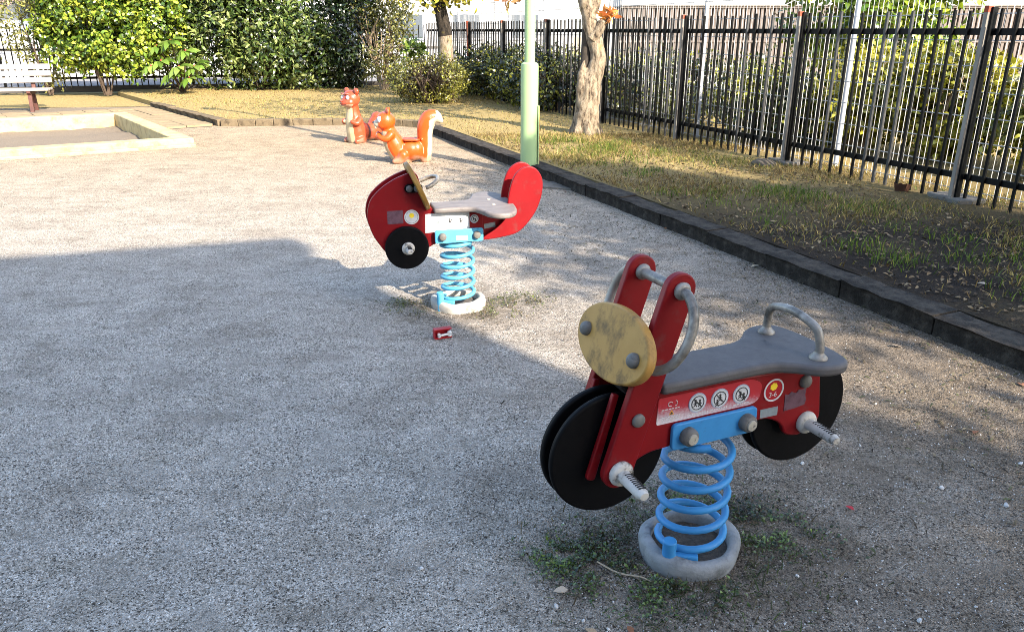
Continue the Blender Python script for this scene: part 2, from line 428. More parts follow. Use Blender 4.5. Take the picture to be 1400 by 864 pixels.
class MB:
    def __init__(s):
        s.v = []
        s.f = []

    def add(s, vs, fs):
        o = len(s.v)
        s.v += [tuple(v) for v in vs]
        s.f += [tuple(i + o for i in f) for f in fs]
        return s

    def box(s, c, d, m=None):
        x, y, z = d[0] / 2, d[1] / 2, d[2] / 2
        vs = [Vector((sx * x, sy * y, sz * z)) for sz in (-1, 1) for sy in (-1, 1) for sx in (-1, 1)]
        if m is not None:
            vs = [m @ v for v in vs]
        vs = [v + Vector(c) for v in vs]
        return s.add(vs, [(0, 2, 3, 1), (4, 5, 7, 6), (0, 1, 5, 4), (2, 6, 7, 3), (0, 4, 6, 2), (1, 3, 7, 5)])

    def prism(s, poly, a, b, plane='xz'):
        """extrude a 2-D outline between a and b along the remaining axis"""
        n = len(poly)
        A = sum(poly[i][0] * poly[(i + 1) % n][1] - poly[(i + 1) % n][0] * poly[i][1] for i in range(n))
        if A < 0:
            poly = poly[::-1]
        mk = {'xz': lambda p, t: (p[0], t, p[1]), 'xy': lambda p, t: (p[0], p[1], t), 'yz': lambda p, t: (t, p[0], p[1])}[plane]
        vs = [mk(p, a) for p in poly] + [mk(p, b) for p in poly]
        side = [(i, (i + 1) % n, (i + 1) % n + n, i + n) for i in range(n)]
        caps = [tuple(range(n))[::-1], tuple(range(n, 2 * n))]
        fs = side + caps
        if plane == 'xz':
            fs = [f[::-1] for f in fs]
        if b < a:
            fs = [f[::-1] for f in fs]
        return s.add(vs, fs)

    def tube(s, pts, r, seg=8, cap=True, squash=None):
        pts = [Vector(p) for p in pts]
        n = len(pts)
        rs = r if isinstance(r, (list, tuple)) else [r] * n
        tang = [(pts[min(i + 1, n - 1)] - pts[max(i - 1, 0)]).normalized() for i in range(n)]
        ref = Vector((0, 0, 1)) if abs(tang[0].z) < 0.9 else Vector((1, 0, 0))
        u = tang[0].cross(ref).normalized()
        vs = []
        for i in range(n):
            t = tang[i]
            u = (u - t * u.dot(t)).normalized()
            w = t.cross(u)
            for k in range(seg):
                a = 2 * math.pi * k / seg
                q = math.cos(a) * u + math.sin(a) * w * (squash or 1)
                vs.append(pts[i] + q * rs[i])
        fs = []
        for i in range(n - 1):
            for k in range(seg):
                k2 = (k + 1) % seg
                fs.append((i * seg + k, i * seg + k2, (i + 1) * seg + k2, (i + 1) * seg + k))
        if cap:
            fs.append(tuple(range(seg))[::-1])
            fs.append(tuple((n - 1) * seg + k for k in range(seg)))
        return s.add(vs, fs)

    def lathe(s, prof, seg=24, m=None, wob=None):
        vs = []
        n = len(prof)
        for k in range(seg):
            a = 2 * math.pi * k / seg
            for i, (r, z) in enumerate(prof):
                rr, zz = (r, z) if wob is None else wob(r, z, a, i)
                v = Vector((rr * math.cos(a), rr * math.sin(a), zz))
                vs.append(m @ v if m is not None else v)
        fs = []
        for k in range(seg):
            k2 = (k + 1) % seg
            for i in range(n - 1):
                if prof[i][0] < 1e-6 and prof[i + 1][0] < 1e-6:
                    continue
                fs.append((k * n + i, k2 * n + i, k2 * n + i + 1, k * n + i + 1))
        return s.add(vs, fs)

    def ball(s, c, r, seg=16, rings=10, m=None):
        r = (r, r, r) if isinstance(r, (int, float)) else r
        vs, fs = [], []
        for i in range(rings + 1):
            t = math.pi * i / rings
            for k in range(seg):
                a = 2 * math.pi * k / seg
                v = Vector((r[0] * math.sin(t) * math.cos(a), r[1] * math.sin(t) * math.sin(a), r[2] * math.cos(t)))
                if m is not None:
                    v = m @ v
                vs.append(v + Vector(c))
        for i in range(rings):
            for k in range(seg):
                k2 = (k + 1) % seg
                fs.append((i * seg + k, (i + 1) * seg + k, (i + 1) * seg + k2, i * seg + k2))
        return s.add(vs, fs)

    def build(s, name, m, parent=None, smooth=None, bevel=0.0, bseg=2, loc=None, rot=None):
        me = bpy.data.meshes.new(name)
        me.from_pydata(s.v, [], s.f)
        me.validate()
        if smooth is not None:
            bm = bmesh.new()
            bm.from_mesh(me)
            bmesh.ops.remove_doubles(bm, verts=bm.verts, dist=1e-6)
            bmesh.ops.recalc_face_normals(bm, faces=bm.faces)
            bm.to_mesh(me)
            bm.free()
            me.polygons.foreach_set('use_smooth', [True] * len(me.polygons))
            me.set_sharp_from_angle(angle=rad(smooth))
        me.materials.append(m)
        return put(name, me, parent, bevel, bseg, loc, rot)


def put(name, me, parent=None, bevel=0.0, bseg=2, loc=None, rot=None):
    o = bpy.data.objects.new(name, me)
    C.objects.link(o)
    if parent is not None:
        o.parent = parent
    if loc is not None:
        o.location = loc
    if rot is not None:
        o.rotation_euler = rot
    if bevel:
        b = o.modifiers.new("bevel", 'BEVEL')
        b.width = bevel
        b.segments = bseg
        b.limit_method = 'ANGLE'
        b.angle_limit = rad(40)
        b.harden_normals = False
    return o


def tag(o, label, cat, group=None):
    o['label'] = label
    o['category'] = cat
    if group:
        o['group'] = group
    return o


def struct(o, label=None):
    o['kind'] = 'structure'
    if label:
        o['label'] = label
    return o


def stuff(o, label=None):
    o['kind'] = 'stuff'
    if label:
        o['label'] = label
    return o


def thing(name, label, cat, loc=(0, 0, 0), rz=0.0, group=None):
    o = bpy.data.objects.new(name, None)
    o.empty_display_size = 0.1
    C.objects.link(o)
    o.location = loc
    o.rotation_euler = (0, 0, rz)
    return tag(o, label, cat, group)


def rot_to(d):
    return Vector((0, 0, 1)).rotation_difference(Vector(d).normalized()).to_matrix().to_4x4()


def at_m(c, d):
    return Matrix.Translation(Vector(c)) @ rot_to(d)


def spline(pts, n=8):
    """Catmull-Rom through the points"""
    P = [Vector(p) for p in pts]
    P = [2 * P[0] - P[1]] + P + [2 * P[-1] - P[-2]]
    out = []
    for i in range(1, len(P) - 2):
        a, b, c, d = P[i - 1:i + 3]
        for k in range(n):
            t = k / n
            out.append(0.5 * ((2 * b) + (c - a) * t + (2 * a - 5 * b + 4 * c - d) * t * t + (3 * b - a - 3 * c + d) * t ** 3))
    out.append(P[-2])
    return out


def spline2(pts, n=6, closed=True):
    P = [Vector((p[0], p[1], 0)) for p in pts]
    m = len(P)
    out = []
    for i in range(m):
        a, b, c, d = P[i - 1], P[i], P[(i + 1) % m], P[(i + 2) % m]
        for k in range(n):
            t = k / n
            q = 0.5 * ((2 * b) + (c - a) * t + (2 * a - 5 * b + 4 * c - d) * t * t + (3 * b - a - 3 * c + d) * t ** 3)
            out.append((q.x, q.y))
    return out


def rrect(x0, x1, z0, z1, r, n=5):
    out = []
    for cx, cz, a0 in ((x1 - r, z1 - r, 0), (x0 + r, z1 - r, 90), (x0 + r, z0 + r, 180), (x1 - r, z0 + r, 270)):
        for k in range(n + 1):
            a = rad(a0 + 90 * k / n)
            out.append((cx + r * math.cos(a), cz + r * math.sin(a)))
    return out


def round_poly(pts, n=5):
    """pts: (x, z, r) corners; rounds each by radius r"""
    out = []
    m = len(pts)
    for i in range(m):
        p = Vector(pts[i][:2])
        r = pts[i][2] if len(pts[i]) > 2 else 0
        if r <= 0:
            out.append((p.x, p.y))
            continue
        a = Vector(pts[i - 1][:2]) - p
        b = Vector(pts[(i + 1) % m][:2]) - p
        d = min(r, a.length * .48, b.length * .48)
        A = p + a.normalized() * d
        B = p + b.normalized() * d
        for k in range(n + 1):
            t = k / n
            q = A * (1 - t) ** 2 + p * 2 * t * (1 - t) + B * t * t
            out.append((q.x, q.y))
    return out


def mesh_np(name, V, F, m, parent=None, col=None, smooth=False):
    """fast mesh from arrays; F is (n,3) triangles"""
    me = bpy.data.meshes.new(name)
    me.vertices.add(len(V))
    me.vertices.foreach_set('co', np.ascontiguousarray(V, dtype=np.float32).ravel())
    me.loops.add(F.size)
    me.loops.foreach_set('vertex_index', F.astype(np.int32).ravel())
    me.polygons.add(len(F))
    me.polygons.foreach_set('loop_start', np.arange(len(F), dtype=np.int32) * F.shape[1])
    me.polygons.foreach_set('loop_total', np.full(len(F), F.shape[1], dtype=np.int32))
    if smooth:
        me.polygons.foreach_set('use_smooth', np.ones(len(F), dtype=bool))
    me.update(calc_edges=True)
    if col is not None:
        a = me.color_attributes.new("col", 'FLOAT_COLOR', 'POINT')
        c4 = np.ones((len(V), 4), dtype=np.float32)
        c4[:, :3] = col
        a.data.foreach_set('color', c4.ravel())
    me.materials.append(m)
    return put(name, me, parent)


def unit(a):
    return a / np.maximum(np.linalg.norm(a, axis=1, keepdims=True), 1e-9)


def leaf_arrays(c, d, L, wr=0.45, fold=0.12, droop=0.15, hint=None):
    """diamond leaves folded along the midrib, 6 verts / 4 tris"""
    n = len(c)
    d = unit(d)
    h = rng.normal(size=(n, 3)) if hint is None else hint
    s = unit(np.cross(d, h))
    u = np.cross(s, d)
    L = L[:, None]
    W = L * wr * 0.5
    v = np.stack([c,
                  c + d * L * .35 + s * W + u * L * fold,
                  c + d * L * .72 + s * W * .7 + u * L * (fold * .6 - droop * .4),
                  c + d * L - u * L * droop,
                  c + d * L * .72 - s * W * .7 + u * L * (fold * .6 - droop * .4),
                  c + d * L * .35 - s * W + u * L * fold], axis=1)
    base = (np.arange(n) * 6)[:, None]
    tri = np.array([[0, 1, 5], [1, 2, 5], [2, 4, 5], [2, 3, 4]])
    f = (base[:, :, None] + tri[None].reshape(1, 4, 3)).reshape(-1, 3)
    return v.reshape(-1, 3), f


def nz3(p, s, seed=0.0):
    return noise.noise(Vector((p[0] * s + seed, p[1] * s - seed, p[2] * s + 2 * seed)))


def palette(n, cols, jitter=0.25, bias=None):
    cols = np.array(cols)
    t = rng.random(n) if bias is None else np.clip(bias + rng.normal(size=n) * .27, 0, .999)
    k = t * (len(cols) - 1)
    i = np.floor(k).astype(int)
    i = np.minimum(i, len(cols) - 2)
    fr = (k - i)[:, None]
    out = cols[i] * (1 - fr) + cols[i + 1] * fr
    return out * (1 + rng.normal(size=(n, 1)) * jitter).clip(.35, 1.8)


def crown(name, blobs, clusters, per, spread, L, cols, parent=None, wr=0.45, m=None, thr=-0.12, ns=1.4, seed=1.0,
          shell=(0.55, 1.05), up=0.1, zmin=None, droop=0.15, outw=0.4):
    """leaf clusters through the volume of ellipsoid blobs with gaps from noise"""
    blobs = [(np.array(c, float), np.array(r, float)) for c, r in blobs]
    wts = np.array([r[0] * r[1] + r[1] * r[2] + r[0] * r[2] for _, r in blobs])
    wts /= wts.sum()
    cc, dd, bb = [], [], []
    tries = 0
    while len(cc) < clusters and tries < clusters * 8:
        tries += 1
        c0, r0 = blobs[rng.choice(len(blobs), p=wts)]
        q = rng.normal(size=3)
        q /= np.linalg.norm(q)
        rr = shell[0] + (shell[1] - shell[0]) * math.sqrt(rng.random())
        rr *= 1 + 0.18 * nz3(q * 2.2 + c0, 1.0, seed)
        p = c0 + q * r0 * rr
        if zmin is not None and p[2] < zmin:
            continue
        nv = nz3(p, ns, seed)
        if nv < thr:
            continue
        cc.append(p)
        o = q / r0
        dd.append(o / np.linalg.norm(o))
        bb.append(nz3(p, ns * 1.7, seed + 9) * .55 + .57 + .35 * (rr - .85))  # inner leaves take darker colours, painting shade into the gaps
    cc, dd, bb = np.array(cc), np.array(dd), np.array(bb)
    n = len(cc) * per
    ci = np.repeat(np.arange(len(cc)), per)
    off = rng.normal(size=(n, 3)) * spread
    c = cc[ci] + off
    d = dd[ci] * outw + rng.normal(size=(n, 3)) * .75 + np.array([0, 0, up])
    Ls = L * (0.65 + 0.6 * rng.random(n))
    hint = dd[ci] * .9 + np.array([0, 0, .55]) + rng.normal(size=(n, 3)) * .5
    V, F = leaf_arrays(c, d, Ls, wr, droop=droop, hint=hint)
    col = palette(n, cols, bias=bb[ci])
    return mesh_np(name, V, F, m or LEAF, parent, np.repeat(col, 6, axis=0))


def limb(mb, pts, r0, r1, seg=7, n=5, power=1.0):
    P = spline(pts, n)
    k = len(P)
    mb.tube(P, [r0 + (r1 - r0) * (i / (k - 1)) ** power for i in range(k)], seg)


def twigs(mb, base, count, h, spread, r=0.012, sub=3, seg=5):
    for i in range(count):
        a = rng.random() * 6.283
        s = spread * (0.3 + 0.7 * rng.random())
        hh = h * (0.7 + 0.4 * rng.random())
        b = Vector(base) + Vector((math.cos(a), math.sin(a), 0)) * 0.06
        e = Vector(base) + Vector((math.cos(a) * s, math.sin(a) * s, hh))
        mid = (b + e) / 2 + Vector((rng.normal() * .08, rng.normal() * .08, h * .08))
        limb(mb, [b, mid, e], r, r * .35, seg, 3)
        for k in range(sub):
            t = .35 + .55 * rng.random()
            p = b.lerp(e, t)
            q = p + Vector((rng.normal() * .25 * spread, rng.normal() * .25 * spread, .12 * h + abs(rng.normal()) * .15 * h))
            mb.tube([p, (p + q) / 2 + Vector((0, 0, .02)), q], [r * .5, r * .4, r * .2], 4)


def text_mesh(s, size, m, parent, origin, rot, name="lettering", scale_x=1.0):
    cu = bpy.data.curves.new(name, 'FONT')
    cu.body = s
    cu.size = size
    cu.align_x = 'CENTER'
    cu.align_y = 'CENTER'
    cu.resolution_u = 3
    t = bpy.data.objects.new(name + "_tmp", cu)
    C.objects.link(t)
    dg = bpy.context.evaluated_depsgraph_get()
    me = bpy.data.meshes.new_from_object(t.evaluated_get(dg))
    bpy.data.objects.remove(t, do_unlink=True)
    me.name = name
    me.materials.clear()
    me.materials.append(m)
    o = put(name, me, parent, loc=origin, rot=rot)
    o.scale = (scale_x, 1, 1)
    return o


# ------------------------------------------------------------------ setting: ground
def sheet(name, poly, z, m, cuts=0):
    mb = MB()
    mb.add([(x, y, z) for x, y in poly], [tuple(range(len(poly)))])
    return mb.build(name, m)


KX = lambda y: 0.269 + (8.12 - y) * 0.415        # front top edge of the right kerb
FDIR = Vector((-0.375, 0.927, 0)).normalized()    # direction of right fence, going away
FX = lambda y: 3.60 - (y - 6.30) * 0.4045         # black fence line
FR, BR = Vector((-4.07, 10.0)), Vector((-6.50, 13.31))
dw = (Vector((-5.866, 8.912)) - FR).normalized()     # along the front, to the left
dn = (BR - FR).normalized()
FL, BL = FR + dw * 5.2, BR + dw * 5.2
gi = [FL + (dn - dw) * .13, FR + (dn + dw) * .13, BR + (dw - dn) * .13, BL - (dw + dn) * .13]
go_ = [(-120, -120), (120, -120), (120, 160), (-120, 160)]
struct(MB().add([(x, y, 0) for x, y in go_] + [(v.x, v.y, 0) for v in gi], [(0, 1, 5, 4), (1, 2, 6, 5), (2, 3, 7, 6), (3, 0, 4, 7)]).build("ground", GRAVEL), "grey gravel playground surface")
# lawn: right strip and back bed (3 mm sheets above each other are avoided: it is a real raised bed)
LZ = 0.085
mb = MB()
lp = [(KX(-8) + .10, -8), (KX(4) + .10, 4), (KX(11.2) + .10, 11.2), (-1.28, 12.08), (-4.56, 12.28), (-6.95, 15.35), (-7.3, 15.9), (-16, 14.0), (-16, 17.1), (-9.6, 18.9), (-2.0, 20.9), (2.9, 9.3), (4.0, 6.6), (9.7, -8)]
lp2 = [(KX(-8) + .10, -8), (KX(4) + .10, 4), (KX(11.2) + .10, 11.2), (KX(11.5) + .06, 11.5), (-1.33, 11.97), (-1.87, 12.27), (-2.8, 12.35), (-3.7, 12.27), (-4.5, 12.21), (-6.88, 15.32), (-8.9, 18.0), (-9.2, 18.9), (-2.0, 20.9), (14, 22), (30, 22), (30, -8)]
mb.prism(lp2, -.02, LZ, 'xy')
struct(sheet("verge", [(-24, 13.0), (-7.0, 15.40), (-9.0, 18.1), (-9.3, 19.2), (-24, 15.4)], 0.006, LAWN), "dry earth and straw verge behind the bench")
struct(mb.build("lawn", LAWN), "raised strip of dry lawn and bare soil behind the kerb")
struct(sheet("road", [(-60, 19.8 - 13.4), (-60, 60), (-2.2, 60), (-2.2, 21.6), (-9.6, 19.6), (-14, 18.4), (-24, 15.8)], 0.09, ASPH), "pale road beyond the far fence")


# kerbs: blocks laid end to end
def kerb_run(name, p, q, label, w=0.13, h=0.115, L=0.6):
    p, q = Vector((*p, 0)), Vector((*q, 0))
    d = (q - p)
    n = max(1, round(d.length / L))
    ln = d.length / n
    a = math.atan2(d.y, d.x)
    root = thing(name, label, "kerb", p, a)
    meshes = []
    for k in range(4):
        mb = MB()
        # slightly uneven block with worn top edges
        nx = 7
        prof = [(0, -.06), (0, h - .022), (.012, h - .006), (.03, h), (w - .02, h), (w, h - .015), (w, -.06)]
        vs = []
        for i in range(nx):
            x = 0.004 + (ln - 0.008) * i / (nx - 1)
            for (y, z) in prof:
                j = 0.0032
                vs.append((x, y + rng.normal() * j * .7, z + rng.normal() * j * (1 if z > 0 else 0)))
        m = len(prof)
        fs = [(i * m + k2, (i + 1) * m + k2, (i + 1) * m + k2 + 1, i * m + k2 + 1) for i in range(nx - 1) for k2 in range(m - 1)]
        fs += [tuple(range(m)), tuple((nx - 1) * m + k2 for k2 in range(m))[::-1]]
        me_mb = MB().add(vs, fs)
        o = me_mb.build("kerb_block", KERB, smooth=50)
        meshes.append(o.data)
        bpy.data.objects.remove(o, do_unlink=True)
    for k in range(n):
        o = put("kerb_block", meshes[rnd.randrange(4)], root, loc=(k * ln, rnd.uniform(-.006, .006), rnd.uniform(-.008, .006)),
                rot=(rnd.uniform(-.02, .02), rnd.uniform(-.008, .008), rnd.uniform(-.008, .008)))
    return root


kerb_run("kerb", (KX(11.35), 11.35), (KX(-2.6), -2.6), "long dark shaded concrete kerb running from the animals to right foreground", w=-0.13, h=0.105)
kerb_run("kerb", (-4.52, 12.18), (KX(11.35) - .02, 11.42), "concrete kerb along the back lawn behind the two animal figures", w=0.12, h=0.10) if False else None
# back kerb: curve from the right kerb into the lawn edge
root = thing("kerb", "low stone kerb edging the straw coloured back lawn behind the animal figures", "kerb", (0, 0, 0))
bk = spline([(KX(11.38), 11.42, 0), (-1.38, 11.92, 0), (-1.9, 12.2, 0), (-2.8, 12.28, 0), (-3.7, 12.2, 0), (-4.5, 12.14, 0)], 3)
for i in range(len(bk) - 1):
    a, b = bk[i], bk[i + 1]
    d = (b - a).normalized()
    nrm = Vector((d.y, -d.x, 0)) * -1
    nrm = Vector((-d.y, d.x, 0))
    if nrm.y < 0:
        nrm = -nrm
    g = d * .004
    ja = [rnd.uniform(-.008, .008) for _ in range(4)]
    q = [a + g, b - g, b - g + nrm * .12, a + g + nrm * .12]
    vs = [(v.x, v.y, -.05) for v in q] + [(v.x, v.y, .10 + ja[k]) for k, v in enumerate(q)]
    MB().add(vs, [(0, 1, 5, 4), (1, 2, 6, 5), (2, 3, 7, 6), (3, 0, 4, 7), (4, 5, 6, 7)]).build("kerb_block", KERB_LIT, root, smooth=30, bevel=0.008)
KERB_ = KERB
KERB = KERB_LIT
kerb_run("kerb", (-4.55, 12.16), (-6.95, 15.25), "low dark kerb of short blocks beside the paving slabs near the sand pit", w=-0.12, h=0.10, L=0.42)

KERB = KERB_
# paving slabs between the sand pit and the low kerb
path = struct(sheet("path", [(-4.62, 12.12), (-5.27, 11.66), tuple(BR + dn * .02), tuple(BL + dn * .02), tuple(BL + dn * 2.0 + dw * .3), (-8.6, 15.05), (-7.0, 15.3)], 0.004, SAND), "paved path of square slabs by the sand pit")
ang = math.atan2(15.25 - 12.16, -6.95 + 4.55)
ux, uy = Vector((math.cos(ang), math.sin(ang), 0)), Vector((math.cos(ang + math.pi / 2), math.sin(ang + math.pi / 2), 0))
sm = []
for k in range(3):
    o = MB().prism(round_poly([(-.195, -.195, .012), (.195, -.195, .02), (.195, .195, .01), (-.195, .195, .015)], 2), 0, .03, 'xy').build("paving_slab", SLAB, bevel=.006)
    sm.append(o.data)
    bpy.data.objects.remove(o, do_unlink=True)
for i in range(-2, 16):
    for j in range(0, 16):
        c = Vector((-4.70, 12.16, 0)) + ux * (0.2 + i * .4) + uy * (0.12 + j * .4)
        v2 = Vector((c.x, c.y))
        if not ((j < 2 and i >= 0 and i < 9) or (v2 - BR).dot(dn) > .22):
            continue
        if (v2 - BR).dot(dn) > 1.75:
            continue
        o = put("paving_slab", sm[rnd.randrange(3)], path, loc=(c.x, c.y, .0 + rnd.uniform(-.006, .004)), rot=(rnd.uniform(-.008, .008), rnd.uniform(-.008, .008), ang + rnd.uniform(-.012, .012)))

# sand pit
pit = thing("sand_pit", "sand pit with wide cream concrete rim at left edge of the gravel", "sand pit", (0, 0, 0))
RW = 0.22


def rim(a, b, inw, name):
    a, b, i_ = Vector((*a, 0)), Vector((*b, 0)), Vector((*inw, 0)) * RW
    q = [a, b, b + i_, a + i_]
    vs = [(v.x, v.y, -.3) for v in q] + [(v.x, v.y, .105) for v in q]
    MB().add(vs, [(0, 1, 5, 4), (1, 2, 6, 5), (2, 3, 7, 6), (3, 0, 4, 7), (4, 5, 6, 7)]).build(name, SANDRIM, pit, smooth=30, bevel=.014)


rim(FL, FR, dn, "front_rim")
rim(BL, BR, -dn, "back_rim")
rim(FR + dn * (RW + .002), BR - dn * (RW + .002), dw, "side_rim")
rim(FL + dn * (RW + .002), BL - dn * (RW + .002), -dw, "side_rim")
# front footing step (the second, lower ledge)
a = Vector((*FL, 0)) - Vector((*dn, 0)) * .07
b = Vector((*FR, 0)) - Vector((*dn, 0)) * .07
MB().add([(a.x, a.y, -.1), (b.x, b.y, -.1), (b.x + dn.x * .068, b.y + dn.y * .068, -.1), (a.x + dn.x * .068, a.y + dn.y * .068, -.1),
          (a.x, a.y, .035), (b.x, b.y, .035), (b.x + dn.x * .068, b.y + dn.y * .068, .035), (a.x + dn.x * .068, a.y + dn.y * .068, .035)],
         [(0, 1, 5, 4), (1, 2, 6, 5), (2, 3, 7, 6), (3, 0, 4, 7), (4, 5, 6, 7)]).build("footing", SANDRIM, pit, smooth=30, bevel=.01)
# sand surface (uneven), sits a little above the playground sheet inside the rim
mb = MB()
nx, ny = 40, 30
A0 = FR + dn * RW * .7 + dw * RW * .7
A1 = BR - dn * RW * .7 + dw * RW * .7
vs = []
for j in range(ny + 1):
    for i in range(nx + 1):
        p = A0 + (A1 - A0) * (j / ny) + dw * (5.2 - 1.4 * RW) * (i / nx)
        e = min(1, min(i, nx - i, j, ny - j) / 5)
        z = -0.13 + 0.022 * nz3((p.x, p.y, 0), 2.2) + .02 * nz3((p.x, p.y, 0), 6) + 0.03 * (1 - e)
        vs.append((p.x, p.y, z))
mb.add(vs, [(j * (nx + 1) + i, j * (nx + 1) + i + 1, (j + 1) * (nx + 1) + i + 1, (j + 1) * (nx + 1) + i) for j in range(ny) for i in range(nx)])
o = mb.build("sand", SAND, pit, smooth=80)

# ------------------------------------------------------------------ spring rockers


def spring_unit(root, blue, ringm, r=0.090, rod=0.0106, z0=0.05, z1=0.385, turns=5.35, ph=2.2, seed=1):
    pts = []
    n = int(turns * 28)
    for i in range(n + 1):
        t = i / n
        a = ph + t * turns * 2 * math.pi
        e = max(0, 1 - t / .16) * .35 + max(0, (t - .86) / .14) * .4
        z = z0 + (z1 - z0) * t
        pts.append((r * math.cos(a), r * math.sin(a), z))
    sp = MB().tube(pts, rod, 10).build("spring", blue, root, smooth=70)
    # ring around the foot
    prof = [(.108, .0), (.108, .042), (.110, .050), (.115, .0545), (.124, .055), (.134, .0525), (.1405, .046), (.1425, .034), (.1415, .018), (.138, .0), (.132, -.03)]

    def wob(R, z, a, i):
        k = 1 + .045 * math.sin(2 * a + seed) + .02 * math.sin(5 * a + seed * 2)
        lip = .005 * math.sin(2 * a + seed) + .002 * math.sin(7 * a)
        return R * (1 + (k - 1) * (R - .09) / .05), z + (lip if z > .03 else 0) + (.006 * math.sin(4 * a + seed * 3) if i == 8 else 0)
    MB().lathe(prof, 48, wob=wob).build("base_ring", ringm, root, smooth=50)
    # soil inside ring
    MB().lathe([(0.0, .022), (.05, .018), (.108, .02)], 24).build("soil", mat("ring_soil", (0.05, 0.042, 0.034), 0.95, col2=(0.12, 0.10, 0.08), scale=60, bump=1, bscale=80), root, smooth=60)
    # anchor post and clamp
    ax = (-.105, -.052)
    cl = MB().tube([(ax[0], ax[1], .0), (ax[0] - .004, ax[1] - .004, .105)], .019, 12).build("anchor_post", blue, root, smooth=40, bevel=.003)
    MB().box((ax[0] + .036, ax[1] - .022, .052), (.07, .020, .018), Matrix.Rotation(rad(-32), 3, 'Z')).build("clamp", blue, root, bevel=.004)
    # top brackets
    for sx in (-1, 1):
        MB().box((sx * .075, 0, z1 + .012), (.05, .13, .016)).build("spring_bracket", BLOCKDARK, root, bevel=.003)
    return sp


def bolt_cap(root, x, y, z, s, r=.023, name="bolt_cap", capm=None, endm=None, h=.026):
    """domed cap whose axis is the local y axis; s=-1 faces the near side"""
    m = at_m((x, y, z), (0, s, 0))
    o = MB().lathe([(r, 0), (r, h * .45), (r * .96, h * .68), (r * .84, h * .88), (r * .66, h), (0, h * 1.0)], 24, m).build(name, capm or GREYCAP, root, smooth=50)
    if endm:
        m2 = at_m((x, y + s * h * 1.0, z), (0, s, 0))
        MB().lathe([(r * .60, 0), (r * .58, .004), (r * .2, .005), (r * .2, .003), (0, .003)], 20, m2).build("bolt_end", endm, o, smooth=40)
    return o


def dome(root, c, d, r, name="bolt_head", m=None, h=None):
    h = h or r * .75
    prof = [(r, 0)] + [(r * math.cos(t), .25 * h + h * .75 * math.sin(t)) for t in [0, .3, .6, .9, 1.2, 1.45]] + [(0, h)]
    return MB().lathe(prof, 20, at_m(c, d)).build(name, m or GREYCAP, root, smooth=60)


def disc(root, cx, cz, y, r, th, name, m, seg=72, bevel=.006):
    poly = [(cx + r * math.cos(2 * math.pi * k / seg), cz + r * math.sin(2 * math.pi * k / seg)) for k in range(seg)]
    return MB().prism(poly, y - th / 2, y + th / 2).build(name, m, root, smooth=35, bevel=bevel, bseg=3)


def plate(root, poly, y, th, name, m, bevel=.005):
    return MB().prism(poly, y - th / 2, y + th / 2).build(name, m, root, smooth=35, bevel=bevel, bseg=3)


def peg(root, x, z, s, y0, L=.098):
    y = s * y0
    w = MB().lathe([(.0, 0), (.032, 0), (.033, .006), (.030, .013), (.024, .016), (0, .016)], 28, at_m((x, y, z), (0, s, 0))).build("peg_washer", PLWHITE, root, smooth=45)
    mb = MB()
    nseg = 9
    pts, rr = [], []
    for i in range(nseg):
        t = i / (nseg - 1)
        pts.append((x, y + s * (.012 + L * t), z - .002 * t))
        rr.append(.0195 - .003 * t if t < .97 else .012)
    o = mb.tube(pts, rr, 16, squash=.82).build("foot_peg", PLWHITE, root, smooth=50)
    sl = MB()
    for i in range(9):
        t = .22 + .62 * i / 8
        sl.box((x + .002, y + s * (.012 + L * t), z + .0125 - .002 * t), (.019, .0030, .0062))
    sl.build("grip_slots", SLOT, o)
    return o


def sticker(root, poly, y, s, m, name="sticker", th=.0012):
    return MB().prism(poly, y, y + s * th).build(name, m, root)


def circ(cx, cz, r, n=28):
    return [(cx + r * math.cos(2 * math.pi * k / n), cz + r * math.sin(2 * math.pi * k / n)) for k in range(n)]


def annulus(root, cx, cz, r0, r1, y, s, m, name, n=32):
    mb = MB()
    vs = []
    for k in range(n):
        a = 2 * math.pi * k / n
        for r in (r0, r1):
            for yy in (y, y + s * .001):
                vs.append((cx + r * math.cos(a), yy, cz + r * math.sin(a)))
    fs = []
    for k in range(n):
        b, c = 4 * k, 4 * ((k + 1) % n)
        fs += [(b + 1, c + 1, c + 3, b + 3), (b, b + 1, c + 1, c), (b + 2, c + 2, c + 3, b + 3)]
    return mb.add(vs, fs).build(name, m, root)


